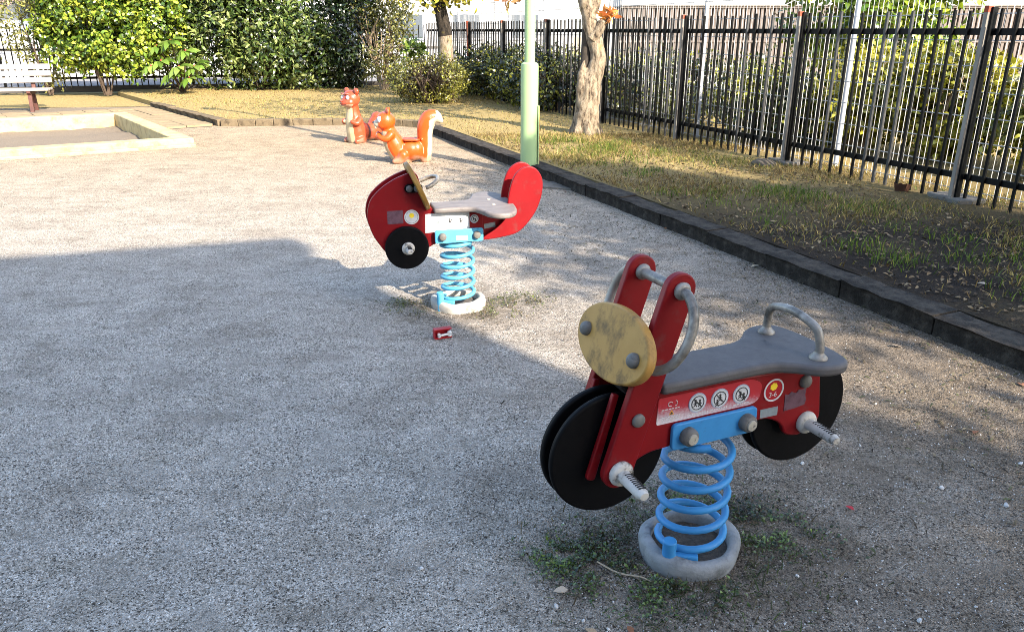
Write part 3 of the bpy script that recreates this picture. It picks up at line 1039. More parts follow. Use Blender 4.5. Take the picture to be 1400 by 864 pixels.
def pictogram(root, cx, cz, r, y, s, kind=0):
    """round prohibition pictogram: white disc, coloured rim, stick figures, slash"""
    d = sticker(root, circ(cx, cz, r), y, s, STBLUE, "pictogram")
    y1 = y + s * .0012
    sticker(d, circ(cx, cz, r * .90), y1, s, STWHITE, "white_field", .0006)
    y2 = y1 + s * .0006
    annulus(d, cx, cz, r * .64, r * .72, y2, s, STBLACK, "ring")
    mb = MB()
    random_fig = [[(-.28, .28, .13), (.22, .22, .12)], [(.0, .34, .13), (-.3, -.15, .1)], [(-.18, .2, .13), (.25, -.05, .13)]][kind]
    for hx, hz, hr in random_fig:
        mb.prism(circ(cx + hx * r, cz + hz * r, hr * r, 12), y2, y2 + s * .0006)
        # body and limbs as bars
        for (ax, az, bx, bz, w) in ((0, -.12, .05, -.42, .16), (0, -.2, .26, -.32, .08), (.02, -.4, .2, -.66, .1), (.0, -.4, -.16, -.64, .1), (0, -.2, -.2, -.36, .08)):
            A = Vector((cx + (hx + ax) * r, cz + (hz + az) * r))
            B = Vector((cx + (hx + bx) * r, cz + (hz + bz) * r))
            t = (B - A).normalized()
            n_ = Vector((-t.y, t.x)) * w * r * .5
            mb.prism([tuple(A + n_), tuple(B + n_), tuple(B - n_), tuple(A - n_)], y2, y2 + s * .0005)
    mb.build("figures", STBLACK, d)
    q = r * .66
    a = rad(45)
    n_ = Vector((math.cos(a), math.sin(a))) * r * .05
    A = Vector((cx - q * .7, cz + q * .7))
    B = Vector((cx + q * .7, cz - q * .7))
    y3 = y2 + s * .0008
    MB().prism([tuple(A + n_), tuple(B + n_), tuple(B - n_), tuple(A - n_)], y3, y3 + s * .0005).build("slash", STBLACK, d)
    return d


def text_lines(root, x0, x1, z, rows, dz, y, s, m, h=.0028, name="small_print"):
    mb = MB()
    for i in range(rows):
        x = x0
        while x < x1:
            w = rnd.uniform(.003, .009)
            mb.prism([(x, z - i * dz), (min(x + w, x1), z - i * dz), (min(x + w, x1), z - i * dz + h), (x, z - i * dz + h)], y, y + s * .0006)
            x += w + .0025
    return mb.build(name, m, root)


NEAR = -1
# ---- near rocker: motorbike
bike = thing("spring_rocker", "red motorbike shaped spring rocker with round yellow headlamp on a blue spring, nearest", "spring rocker", (0.506, 1.833, 0), rad(23.4), "spring rockers on the gravel")
spring_unit(bike, BLUE, RING, seed=1.3)
body_poly = round_poly([(.338, .545, .01), (.366, .372, .03), (.300, .338, .03), (.243, .350, .02), (.226, .390, .03), (.176, .418, .03), (.05, .418, .05),
                        (-.13, .403, .05), (-.205, .400, .05), (-.262, .372, .03), (-.285, .42, .02), (-.235, .585, .02), (-.185, .572, .02)], 6)
for s in (-1, 1):
    plate(bike, body_poly, s * .052, .018, "side_panel", RED)
for s in (-1, 1):
    plate(bike, round_poly([(-.374, .358, .008), (-.350, .350, .010), (-.292, .575, .004), (-.308, .580, .004)], 4), s * .046, .014, "wheel_guard", RED, .003)
fp0, fp1 = Vector((-.308, .385)), Vector((-.166, .836))
t = (fp1 - fp0).normalized()
nn = Vector((-t.y, t.x))
fork_poly = []
for c, a0 in ((fp1, math.atan2(nn.y, nn.x)), (fp0, math.atan2(-nn.y, -nn.x))):
    for k in range(13):
        a = a0 - math.pi * k / 12
        fork_poly.append((c.x + .0415 * math.cos(a), c.y + .0415 * math.sin(a)))
for s in (-1, 1):
    plate(bike, fork_poly, s * .083, .022, "fork_panel", RED, .004)
for cx, cz, nm in ((-.300, .405, "front_wheel_disc"), (.312, .405, "rear_wheel_disc")):
    for s in (-1, 1):
        disc(bike, cx, cz, s * .024, .163, .018, nm, BLACKP)
# seat
half = [(-.185, .080), (-.05, .080), (.11, .080), (.165, .088), (.205, .112), (.235, .140), (.270, .157), (.315, .158), (.348, .138), (.362, .095), (.367, .04)]
sp_ = [(x, -w) for x, w in half] + [(x, w) for x, w in half[::-1]]
seat_poly = []
Ps = [Vector((x, y, 0)) for x, y in sp_]
seat_poly = [(v.x, v.y) for v in spline(Ps, 4)]
seat = MB().prism(seat_poly, .562, .592, 'xy').build("seat", GREYSEAT, bike, smooth=35, bevel=.010, bseg=3)
sh = spline([(.282, -.100, .588), (.282, -.101, .625), (.277, -.088, .668), (.271, -.050, .687), (.270, 0, .694), (.271, .050, .687), (.277, .088, .668), (.282, .101, .625), (.282, .100, .588)], 5)
h = MB().tube(sh, .0115, 12).build("seat_handle", STEELW, bike, smooth=60)
for s in (-1, 1):
    MB().lathe([(.024, 0), (.024, .004), (.017, .010), (.012, .018), (.0116, .02)], 20, Matrix.Translation((.282, s * .100, .592))).build("handle_flange", STEELW, h, smooth=50)
# handlebar
bar = MB().tube([(-.166, -.11, .836), (-.166, .11, .836)], .013, 14).build("handlebar", STEELW, bike, smooth=60)
for s in (-1, 1):
    loop = spline([(-.166, s * .096, .836), (-.168, s * .126, .832), (-.174, s * .156, .806), (-.186, s * .172, .765), (-.204, s * .170, .718), (-.222, s * .152, .680), (-.238, s * .122, .658), (-.25, s * .090, .652)], 5)
    MB().tube(loop, .0118, 12).build("grip_loop", STEELW, bike, smooth=60)
    MB().lathe([(.021, 0), (.022, .006), (.018, .012), (.0125, .014)], 20, at_m((-.166, s * .0945, .836), (0, s, 0))).build("grip_collar", STEELW, bar, smooth=50)
    MB().lathe([(.020, 0), (.021, .005), (.016, .012), (.0125, .014)], 20, at_m((-.166, s * .0715, .836), (0, -s, 0))).build("grip_collar", STEELW, bar, smooth=50)
# headlamp plate
lean = math.atan2(.142, .451)
hc = Vector((-.280, 0, .689))
M4 = Matrix.Translation(hc) @ Matrix.Rotation(lean, 4, 'Y')
mb = MB()
el = [(.160 * math.cos(2 * math.pi * k / 80), .091 * math.sin(2 * math.pi * k / 80)) for k in range(80)]
mb.prism(el, -.013, .013, 'yz')
mb.v = [tuple(M4 @ Vector(v)) for v in mb.v]
lampo = mb.build("headlamp_plate", YELLOW, bike, smooth=35, bevel=.005, bseg=3)
for s in (-1, 1):
    c = M4 @ Vector((-.0132, s * .112, -.004))
    dome(lampo, c, M4.to_3x3() @ Vector((-1, 0, 0)), .0185, "bolt_head", GREYCAP, .02)
MB().box((-.262, 0, .585), (.075, .125, .03), Matrix.Rotation(lean + .5, 3, 'Y')).build("head_block", BLOCKDARK, bike, bevel=.004)
# blue mounting plates, bolts, pegs
for s in (-1, 1):
    bp = plate(bike, rrect(-.142, .124, .396, .470, .013), s * .068, .012, "mounting_plate", BLUE, .003)
    for bx in (-.097, .088):
        bolt_cap(bp, bx, s * .074, .433, s, .0245, endm=BOLTEND, h=.024)
    dome(bike, (-.262, s * .0945, .521), (0, s, 0), .0175, h=.012)
    dome(bike, (.288, s * .0615, .508), (0, s, 0), .019, h=.016)
    peg(bike, -.304, .386, s, .0945)
    peg(bike, .310, .380, s, .0615, .105)
# stickers on the near side panel
ys = -.0614
pn = sticker(bike, round_poly([(-.186, .474, .006), (-.184, .548, .006), (.105, .548, .02), (.142, .530, .03), (.134, .484, .02), (.11, .474, .01)], 5), ys, -1, STFADE, "warning_panel")
ys2 = ys - .0013
pnl = pn
tri = [(-.143 + .0085 * math.cos(a), .501 + .0085 * math.sin(a)) for a in (rad(90), rad(210), rad(330))]
sticker(pnl, tri, ys2, -1, STORANGE, "warning_triangle", .0006)
tri2 = [(-.143 + .0052 * math.cos(a), .5005 + .0052 * math.sin(a)) for a in (rad(90), rad(210), rad(330))]
sticker(pnl, tri2, ys2 - .0006, -1, STBLACK, "warning_mark", .0005)
text_lines(pnl, -.172, -.118, .4905, 3, .0052, ys2, -1, STWHITE)
text_lines(pnl, -.172, -.118, .512, 1, .005, ys2, -1, STWHITE)
MB().tube([(-.148 + .007 * math.cos(a), ys2 - .0005, .527 + .006 * math.sin(a)) for a in np.linspace(.4, 5.2, 12)], .0011, 4).tube([(-.132 + .004 * math.cos(a), ys2 - .0005, .527 + .007 * math.sin(a)) for a in np.linspace(-2, 2, 8)], .0011, 4).build("emblem", STWHITE, pnl)
for k, (px, pz) in enumerate(((-.066, .5145), (.003, .5135), (.072, .5125))):
    pictogram(pnl, px, pz, .0272, ys2, -1, k)
text_lines(pnl, -.088, -.03, .4808, 1, .005, ys2, -1, STWHITE, .0036)
text_lines(pnl, -.022, .03, .4815, 1, .005, ys2, -1, STWHITE, .0036)
text_lines(pnl, .05, .10, .4815, 1, .005, ys2, -1, STWHITE, .0036)
ag = sticker(bike, circ(.181, .502, .0345, 36), ys, -1, STRED, "age_sticker")
annulus(ag, .181, .502, .0285, .033, ys - .0013, -1, STWHITE, "white_ring")
sticker(ag, [(.180 + (.0115 + .0008 * math.cos(7 * a)) * math.cos(a), .512 + (.0108 + .0008 * math.cos(7 * a)) * math.sin(a)) for a in np.linspace(0, 6.2, 30)], ys - .0013, -1, STYEL, "yellow_mark", .0006)
text_mesh("3-6", .021, STWHITE, ag, (.179, ys - .0021, .489), (rad(90), 0, 0))
sticker(bike, [(.146, .424), (.144, .450), (.203, .449), (.204, .423)], ys, -1, STGREY, "blank_sticker")
sticker(bike, [(.226, .430), (.224, .480), (.236, .477), (.245, .484), (.262, .477), (.270, .486), (.285, .484), (.297, .488), (.295, .466), (.301, .450), (.297, .436), (.26, .431)], ys, -1, STPURP, "torn_sticker")

# ---- far rocker: scooter with tall tail
scoot = thing("spring_rocker", "red scooter shaped spring rocker with upswept tail and black side wheel, half sunlit", "spring rocker", (-0.289, 3.919, 0), rad(15), "spring rockers on the gravel")
spring_unit(scoot, BLUE2, RING2, r=.084, rod=.0105, z1=.365, turns=5.5, ph=2.4, seed=2.6)
hull = [(-.462, .52), (-.457, .565), (-.440, .615), (-.388, .668), (-.314, .713), (-.243, .738), (-.205, .735), (-.165, .60), (-.130, .545), (-.10, .522), (.127, .522), (.127, .385), (-.12, .372), (-.20, .330), (-.31, .285), (-.37, .325), (-.44, .432)]
hull = round_poly([(x, z, r) for (x, z), r in zip(hull, [.03, .03, .03, .04, .04, .03, .02, .03, .03, .02, .005, .01, .03, .04, .05, .05, .05])], 5)
tail = spline2([(.118, .380), (.239, .388), (.323, .414), (.400, .500), (.437, .592), (.441, .676), (.408, .732), (.359, .747), (.312, .725), (.283, .683), (.262, .610), (.252, .53), (.235, .475), (.190, .432)], 5)
for s in (-1, 1):
    plate(scoot, hull, s * .050, .018, "hull_panel", RED)
    plate(scoot, tail, s * .070, .018, "tail_panel", RED)
    bp = plate(scoot, rrect(-.130, .122, .376, .446, .011), s * .086, .012, "mounting_plate", BLUE2, .003)
    for bx in (-.092, .086):
        bolt_cap(bp, bx, s * .092, .412, s, .020, h=.022)
    wd = disc(scoot, -.272, .363, s * .072, .111, .022, "side_wheel", BLACKP)
    peg(scoot, -.268, .362, s, .0835, .062)
    dome(scoot, (-.247, s * .0735, .662), (0, s, 0), .017, h=.014)
    MB().prism(rrect(-.270, -.180, .640, .684, .02), s * .0592, s * .073).build("handle_bracket", BLACKP, scoot, bevel=.003)
    dome(scoot, (-.208, s * .0735, .662), (0, s, 0), .018, h=.016)
# shield in front of the rider, leaning forward
lean2 = math.atan2(-.10, .235)
M5 = Matrix.Translation((-.200, 0, .660)) @ Matrix.Rotation(lean2, 4, 'Y')
mb = MB()
mb.prism([(.155 * math.cos(2 * math.pi * k / 64), .130 * math.sin(2 * math.pi * k / 64)) for k in range(64)], -.012, .012, 'yz')
mb.v = [tuple(M5 @ Vector(v)) for v in mb.v]
mb.build("wind_shield", YELLOW2, scoot, smooth=35, bevel=.005, bseg=3)
# handle ring behind the shield
ringp = [(-.168, -.10, .668)] + [(-.158 + .062 * math.sin(a) * 1.05, -.10 * math.cos(a), .670 + .030 * math.sin(a)) for a in np.linspace(.1, 3.04, 18)] + [(-.168, .10, .668)]
MB().tube(ringp, .0105, 10).build("grip_loop", STEELW, scoot, smooth=60)
# seat
half2 = [(-.130, .072), (.0, .074), (.065, .085), (.095, .13), (.120, .195), (.160, .232), (.215, .235), (.258, .20), (.280, .14), (.288, .07), (.290, .03)]
Ps = [Vector((x, -w, 0)) for x, w in half2] + [Vector((x, w, 0)) for x, w in half2[::-1]]
seat2 = MB().prism([(v.x, v.y) for v in spline(Ps, 4)], .535, .563, 'xy').build("seat", SEAT2, scoot, smooth=35, bevel=.010, bseg=3, rot=(rad(2.5), 0, 0))
for yy in (-.055, .055):
    dome(seat2, (.18, yy, .5632), (0, 0, 1), .010, h=.004, m=BOLTEND)
# stickers
ys = -.0594
wp = sticker(scoot, round_poly([(-.175, .428, .004), (-.172, .527, .004), (.056, .527, .004), (.056, .442, .004)], 3), ys, -1, STWHITE, "warning_panel")
ys2 = ys - .0013
text_lines(wp, -.165, .04, .452, 1, .006, ys2, -1, STGREY, .0025)
for k, (px, pz) in enumerate(((-.045, .487), (.012, .487))):
    d = annulus(wp, px, pz, .018, .0205, ys2, -1, STGREY, "faded_ring")
    MB().prism(circ(px - .004, pz + .006, .0045, 10), ys2, ys2 - .0006).prism([(px - .008, pz), (px + .002, pz + .001), (px + .005, pz - .011), (px - .006, pz - .012)], ys2, ys2 - .0006).prism([(px + .004, pz + .002), (px + .010, pz + .006), (px + .012, pz - .004)], ys2, ys2 - .0006).build("figures", STBLACK, wp)
sticker(wp, [(-.115, .474), (-.105, .492), (-.095, .474)], ys2, -1, STGREY, "warning_triangle", .0006)
pictogram(scoot, .082, .488, .0225, ys, -1, 2)
rs = sticker(scoot, circ(-.240, .516, .0375, 32), ys, -1, STWHITE, "age_sticker")
annulus(rs, -.240, .516, .030, .032, ys - .0013, -1, STGREY, "ring")
sticker(rs, circ(-.240, .524, .0125, 16), ys - .0013, -1, STYEL, "yellow_mark", .0006)
sticker(scoot, rrect(-.362, -.283, .486, .553, .002), ys, -1, STPURP, "faded_sticker")
sticker(scoot, [(.140, .462), (.199, .468), (.199, .436), (.140, .430)], ys - .0, -1, STGREY, "blank_sticker") if False else None
sticker(scoot, rrect(-.022, .040, .388, .412, .002), -.0925, -1, STWHITE, "maker_plate")
# body tail web that carries the grey label
MB().prism(round_poly([(.120, .383, .01), (.240, .41, .02), (.262, .535, .02), (.120, .535, .01)], 4), -.046, .046).build("rear_core", RED, scoot, bevel=.004)
sticker(scoot, [(.136, .428), (.196, .436), (.196, .462), (.136, .454)], -.0465, -1, STGREY, "blank_sticker")

# ------------------------------------------------------------------ painted animal figures


def sculpt(name, prims, voxel, smooth, colorfn, parent, m):
    mb = MB()
    for pr_ in prims:
        if pr_[0] == 'e':
            _, c, r, *rest = pr_
            mb.ball(c, r, 20, 14, rest[0] if rest else None)
        else:
            _, pts, rs, *rest = pr_
            P = spline(pts, 4)
            n = len(P)
            k = len(rs) - 1
            R = []
            for i in range(n):
                t_ = i / (n - 1) * k
                j = min(int(t_), k - 1)
                R.append(rs[j] + (rs[j + 1] - rs[j]) * (t_ - j))
            mb.tube(P, R, 14, squash=rest[0] if rest else None)
            mb.ball(P[0], R[0], 14, 10)
            mb.ball(P[-1], R[-1], 14, 10)
    me = bpy.data.meshes.new(name)
    me.from_pydata(mb.v, [], mb.f)
    o = bpy.data.objects.new(name, me)
    C.objects.link(o)
    r = o.modifiers.new("remesh", 'REMESH')
    r.mode = 'VOXEL'
    r.voxel_size = voxel
    s = o.modifiers.new("smooth", 'SMOOTH')
    s.factor = .5
    s.iterations = smooth
    dg = bpy.context.evaluated_depsgraph_get()
    me2 = bpy.data.meshes.new_from_object(o.evaluated_get(dg))
    bpy.data.objects.remove(o, do_unlink=True)
    me2.name = name
    n = len(me2.vertices)
    co = np.empty(n * 3, dtype=np.float32)
    me2.vertices.foreach_get('co', co)
    co = co.reshape(-1, 3)
    no = np.empty(n * 3, dtype=np.float32)
    me2.vertices.foreach_get('normal', no)
    no = no.reshape(-1, 3)
    col = np.ones((n, 4), dtype=np.float32)
    col[:, :3] = colorfn(co, no)
    a = me2.color_attributes.new("col", 'FLOAT_COLOR', 'POINT')
    a.data.foreach_set('color', col.ravel())
    me2.polygons.foreach_set('use_smooth', [True] * len(me2.polygons))
    me2.materials.clear()
    me2.materials.append(m)
    return put(name, me2, parent)


def blend(base, other, w):
    return base * (1 - w[:, None]) + np.array(other)[None] * w[:, None]


def sstep(x, a, b):
    t_ = np.clip((x - a) / (b - a), 0, 1)
    return t_ * t_ * (3 - 2 * t_)


def vnoise(co, s, seed=0):
    return np.array([noise.noise(Vector((float(c[0]) * s + seed, float(c[1]) * s, float(c[2]) * s))) for c in co])


# orange squirrel, side on, facing left
sq = thing("squirrel_figure", "glossy orange squirrel ride-on figure with tall cream backed tail, in front of the other animal", "animal figure", (-1.165, 8.74, 0), rad(8), "painted animal seats")
prims = [
    ('e', (-.235, 0, .455), (.108, .112, .105)),                          # head
    ('e', (-.310, 0, .430), (.062, .070, .050)),                          # muzzle
    ('e', (-.262, -.050, .425), (.062, .05, .055)),
    ('e', (-.262, .050, .425), (.062, .05, .055)),
    ('t', [(-.215, -.055, .53), (-.205, -.062, .575), (-.192, -.062, .590)], [.036, .026, .012]),
    ('t', [(-.215, .055, .53), (-.205, .062, .575), (-.192, .062, .590)], [.036, .026, .012]),
    ('t', [(-.215, 0, .38), (-.195, 0, .30), (-.150, 0, .20), (-.10, 0, .10), (-.06, 0, .03)], [.072, .098, .118, .115, .10]),   # chest
    ('e', (.03, 0, .135), (.145, .125, .125)),                           # rump
    ('e', (.085, 0, .14), (.10, .118, .12)),
    ('t', [(-.185, -.095, .315), (-.235, -.120, .275), (-.290, -.105, .285), (-.325, -.070, .310)], [.045, .036, .03, .028]),
    ('t', [(-.185, .095, .315), (-.235, .120, .275), (-.290, .105, .285), (-.325, .070, .310)], [.045, .036, .03, .028]),
    ('t', [(-.06, -.10, .09), (-.10, -.11, .04), (-.155, -.115, .028)], [.06, .045, .032]),
    ('t', [(-.06, .10, .09), (-.10, .11, .04), (-.155, .115, .028)], [.06, .045, .032]),
    ('t', [(.185, 0, .03), (.192, 0, .16), (.190, 0, .29), (.205, 0, .40), (.250, 0, .475), (.320, 0, .488), (.375, 0, .448)], [.060, .072, .078, .086, .088, .070, .030], 1.1),  # tail
    ('e', (.15, 0, .255), (.02, .09, .02)),
]


def sq_col(co, no):
    x, y, z = co[:, 0], co[:, 1], co[:, 2]
    c = np.tile(np.array([[0.50, 0.066, 0.007]]), (len(co), 1)) * (1 + .12 * vnoise(co, 6)[:, None])
    # cream front of the chest and muzzle
    front = (no[:, 0] < -.35) & (x < -.02) & (z < .345) & (np.abs(y) < .085)
    cen = -.215 + (.38 - z) * .45
    c = blend(c, (0.36, 0.29, 0.175), np.where(front, .95, 0))
    mz = sstep(-(x + .318), -.01, .012) * (z < .47) * (z > .385)
    c = blend(c, (0.40, 0.35, 0.26), mz)
    # tail: cream on the back and underside
    tl = (x > .165) & ((no[:, 0] > .25) | ((z > .40) & (no[:, 2] < -.05) & (x > .24)))
    c = blend(c, (0.42, 0.36, 0.26), np.where(tl, .95, 0))
    # worn bottom
    w = sstep(.085 - z + .05 * vnoise(co, 14, 3), 0, .05)
    c = blend(c, (0.28, 0.17, 0.11), w * .85)
    return c


b = sculpt("squirrel_body", prims, .0085, 5, sq_col, sq, PAINTED)
for s in (-1, 1):
    e = MB().ball((-.298, s * .076, .478), (.030, .020, .036), 16, 10).build("eye", EYEW, sq, smooth=80)
    MB().ball((-.312, s * .087, .474), (.013, .010, .020), 12, 8).build("pupil", EYEG, e, smooth=80)
    MB().ball((-.214, s * .086, .565), (.014, .012, .028), 12, 8).build("inner_ear", mat("ear_dark", (.12, .02, .01), .6), sq, smooth=80)
MB().ball((-.368, 0, .442), (.014, .018, .013), 12, 8).build("nose", EYEB, sq, smooth=80)
MB().prism(rrect(-.055, .135, -.105, .105, .05), .243, .262, 'xy').build("saddle", mat("orange_saddle", (.34, .055, .01), .35, dirt=(.2, .06, .02)), sq, smooth=40, bevel=.006)

# red-brown chipmunk, turned three-quarter to the camera
cm = thing("chipmunk_figure", "faded red upright chipmunk ride-on figure with cream belly and round ears, behind the squirrel", "animal figure", (-2.00, 10.42, 0), rad(48), "painted animal seats")
prims = [
    ('e', (-.135, 0, .560), (.112, .122, .112)),
    ('e', (-.215, 0, .515), (.070, .090, .055)),
    ('e', (-.190, -.06, .515), (.06, .05, .055)),
    ('e', (-.190, .06, .515), (.06, .05, .055)),
    ('e', (-.120, -.098, .655), (.030, .046, .046)),
    ('e', (-.120, .098, .655), (.030, .046, .046)),
    ('t', [(-.125, 0, .50), (-.118, 0, .40), (-.105, 0, .28), (-.085, 0, .15), (-.07, 0, .02)], [.078, .085, .112, .132, .128]),
    ('t', [(-.04, 0, .20), (.06, 0, .14), (.14, 0, .12)], [.09, .10, .11]),
    ('e', (.245, 0, .16), (.115, .125, .165)),
    ('e', (.27, 0, .26), (.085, .10, .11)),
    ('t', [(-.10, -.115, .30), (-.16, -.13, .26), (-.205, -.09, .28)], [.04, .034, .03]),
    ('t', [(-.10, .115, .30), (-.16, .13, .26), (-.205, .09, .28)], [.04, .034, .03]),
    ('t', [(-.08, -.11, .05), (-.17, -.12, .028)], [.05, .034]),
    ('t', [(-.08, .11, .05), (-.17, .12, .028)], [.05, .034]),
]


def cm_col(co, no):
    x, y, z = co[:, 0], co[:, 1], co[:, 2]
    c = np.tile(np.array([[0.36, 0.055, 0.020]]), (len(co), 1)) * (1 + .2 * vnoise(co, 7)[:, None])
    front = (no[:, 0] < -.2) & (z < .47) & (x < -.09) & (np.abs(y) < .062 + .06 * (.45 - z))
    c = blend(c, (0.40, 0.33, 0.20), np.where(front, .95, 0))
    mz = ((x < -.19) & (z < .515) & (z > .43))
    c = blend(c, (0.36, 0.24, 0.16), np.where(mz & (z < .50), .8, 0))
    w = sstep(.06 - z + .05 * vnoise(co, 14, 3), 0, .05)
    c = blend(c, (0.24, 0.15, 0.10), w * .8)
    st = np.exp(-((x - .065) / .022) ** 2)
    c = blend(c, (0.03, 0.01, 0.008), np.clip(st, 0, 1) * (z > .05))
    return c


sculpt("chipmunk_body", prims, .0085, 5, cm_col, cm, PAINTED)
for s in (-1, 1):
    e = MB().ball((-.222, s * .052, .580), (.024, .026, .032), 16, 10).build("eye", EYEW, cm, smooth=80)
    MB().ball((-.240, s * .054, .577), (.011, .012, .017), 12, 8).build("pupil", EYEG, e, smooth=80)
    MB().ball((-.148, s * .098, .657), (.010, .030, .030), 12, 8).build("inner_ear", mat("ear_red_dark", (.14, .035, .02), .7), cm, smooth=80)  # inner ear in a darker red-brown
    MB().tube(spline([(-.235, s * .005, .620), (-.240, s * .045, .632), (-.220, s * .085, .622)], 4), .009, 6).build("brow", mat("brow_pink", (.33, .10, .07), .5), cm, smooth=60)
MB().ball((-.288, 0, .540), (.014, .020, .014), 12, 8).build("nose", mat("nose_red", (.30, .05, .03), .4), cm, smooth=80)
MB().tube(spline([(-.262, -.065, .505), (-.284, 0, .498), (-.262, .065, .505)], 5), .0055, 6).build("mouth", mat("mouth_dark", (.20, .02, .02), .6), cm, smooth=60)

# ------------------------------------------------------------------ toy on the ground
toy = thing("toy_block", "small red toy piece with white insert lying on gravel before the far rocker", "toy", (-0.337, 3.455, 0), rad(22))
for nm, c, d in (("top", (0, .0, .049), (.088, .034, .005)), ("bottom", (0, .0, .0055), (.088, .034, .005)), ("back", (0, .0145, .0275), (.088, .005, .0378)), ("end", (-.0415, -.002, .0275), (.005, .0275, .0378))):
    MB().box(c, d).build("shell_" + nm, TOYRED, toy, bevel=.0015)
MB().tube([(-.02, -.008, .016), (.032, -.008, .020)], .0062, 10).ball((-.02, -.008, .022), .009, 10, 8).ball((-.019, -.008, .011), .008, 10, 8).ball((.033, -.008, .027), .011, 10, 8).ball((.034, -.008, .014), .010, 10, 8).build("white_insert", TOYW, toy, smooth=60)

# ------------------------------------------------------------------ lamp post
lp_ = thing("lamp_post", "pale green lamp post with thick lower sleeve rising beside the kerb", "lamp post", (0.175, 7.98, 0))
MB().lathe([(.088, -.1), (.088, .0), (.088, 1.06), (.084, 1.085), (.06, 1.10), (.052, 1.10)], 32).build("sleeve", GREENP, lp_, smooth=45)
MB().tube([(0, 0, 1.08), (0, 0, 2.4), (0, 0, 3.9)], [.052, .050, .044], 24).build("pole", GREENP, lp_, smooth=60)
arm = MB().tube(spline([(0, 0, 3.88), (0, 0, 4.2), (-.06, .05, 4.48), (-.25, .2, 4.66), (-.55, .42, 4.70)], 6), .036, 12).build("arm", GREENP, lp_, smooth=60)
lh = MB().ball((-.72, .55, 4.68), (.26, .12, .08), 20, 12, Matrix.Rotation(rad(142), 3, 'Z')).build("lamp_head", GREENP, lp_, smooth=60)
MB().ball((-.72, .55, 4.64), (.18, .09, .07), 16, 10, Matrix.Rotation(rad(142), 3, 'Z')).build("lamp_lens", LAMPG, lh, smooth=60)
MB().box((.093, -.030, .38), (.012, .035, .62)).build("cable_strip", GREENP, lp_, bevel=.003)
MB().box((.1015, -.036, .38), (.005, .012, .60)).build("strip_edge", STRAPO, lp_)

# slab beside the post
MB().prism(round_poly([(-.26, -.14, .03), (.24, -.15, .03), (.27, .13, .03), (-.24, .14, .03)], 3), -.03, .018, 'xy').build("concrete_slab", CONC, bevel=.006, loc=(.40, 7.32, 0), rot=(0, 0, rad(-22)))
tag(bpy.data.objects["concrete_slab"], "flat grey concrete slab in the gravel at the foot of the lamp post", "slab")

# ------------------------------------------------------------------ bench
bd = math.atan2(13.95 - 13.42, 8.66 - 8.14)
bench = thing("park_bench", "white slatted park bench with brown legs at the left edge behind the sand pit", "bench", (-8.80, 14.52, 0), rad(18))
for k, (yy, zz) in enumerate(((-.20, .385), (-.06, .388), (.08, .385))):
    MB().box((-.55, yy, zz), (1.85, .125, .035)).build("seat_slat", WOODW, bench, bevel=.006)
for k, (yy, zz) in enumerate(((.185, .535), (.215, .650), (.245, .765))):
    MB().box((-.55, yy, zz), (1.85, .03, .095), Matrix.Rotation(rad(-14), 3, 'X')).build("back_slat", WOODW, bench, bevel=.005)
for xx in (0.05, -1.15):
    lg = MB().prism([(-.235, -.02), (-.155, -.02), (-.135, .30), (.18, .30), (.24, .33), (.325, .80), (.285, .81), (.19, .366), (-.25, .366), (-.25, .33), (-.20, .29)], xx - .03, xx + .03, 'yz').build("leg", BROWN, bench, bevel=.004)
    MB().box((xx, .12, .14), (.055, .06, .32), Matrix.Rotation(rad(8), 3, 'X')).build("rear_leg", BROWN, bench, bevel=.004)

# ------------------------------------------------------------------ right boundary: black bar fence, wire fence behind
def shared(mb, name, m, **kw):
    o = mb.build(name, m, **kw)
    me = o.data
    bpy.data.objects.remove(o, do_unlink=True)
    return me


fence = thing("bar_fence", "black metal bar fence along the right side with two rails and weathered posts", "fence", (FX(6.30), 6.30, 0), math.atan2(FDIR.y, FDIR.x))
# local x runs away from the camera
X0, X1 = -7.0, 15.35
bar_me = [shared(MB().box((0, 0, 0), (.022, .022, 1.50)), "bar", BAR_LIT), shared(MB().box((0, 0, 0), (.020, .019, 1.50)), "bar", BLACKF)]
posts = []
x = -6.1
while x < X1:
    posts.append(x)
    x += 2.02
for k, x in enumerate(posts):
    x = x - 0.02
    mm = POSTRED if k == 9 else POSTB
    po_ = MB().box((x, .030, .79), (.034, .045, 1.56)).build("post", mm, fence, bevel=.003)
    MB().box((x, .030, 1.545), (.037, .048, .045)).build("red_tip", POSTRED, po_)
    MB().box((x - .029, .0, .79), (.016, .05, 1.54)).build("post_strip", BLACKF, fence)  # black strip for the post's unlit side
x = X0
i = 0
while x < X1:
    if min(abs(x - p) for p in posts) > .062:
        o = put("bar", bar_me[0 if rnd.random() < (.22 if x < 4 else .45) else 1], fence, loc=(x, -.018 + rnd.uniform(-.003, .003), .80 + rnd.uniform(-.012, .012)), rot=(rnd.uniform(-.004, .004), rnd.uniform(-.006, .006), rnd.uniform(-.08, .08)))
    x += .1345
    i += 1
for zz, nm in ((1.385, "top_rail"), (.285, "bottom_rail")):
    MB().box(((X0 + X1) / 2, .0135, zz), (X1 - X0, .038, .048)).build(nm, BLACKF, fence, bevel=.003) if False else MB().box(((X0 + X1) / 2, -.040, zz), (X1 - X0, .020, .050)).build(nm, BLACKF, fence, bevel=.003)
for x in posts[2:5]:
    MB().prism(round_poly([(-.20, -.13, .03), (.18, -.12, .03), (.20, .13, .03), (-.18, .14, .03)], 3), .02, LZ + rnd.uniform(.015, .035), 'xy').build("footing", CONC, fence, bevel=.008, loc=(x, -.06, 0), rot=(0, 0, rnd.uniform(-.2, .2)))

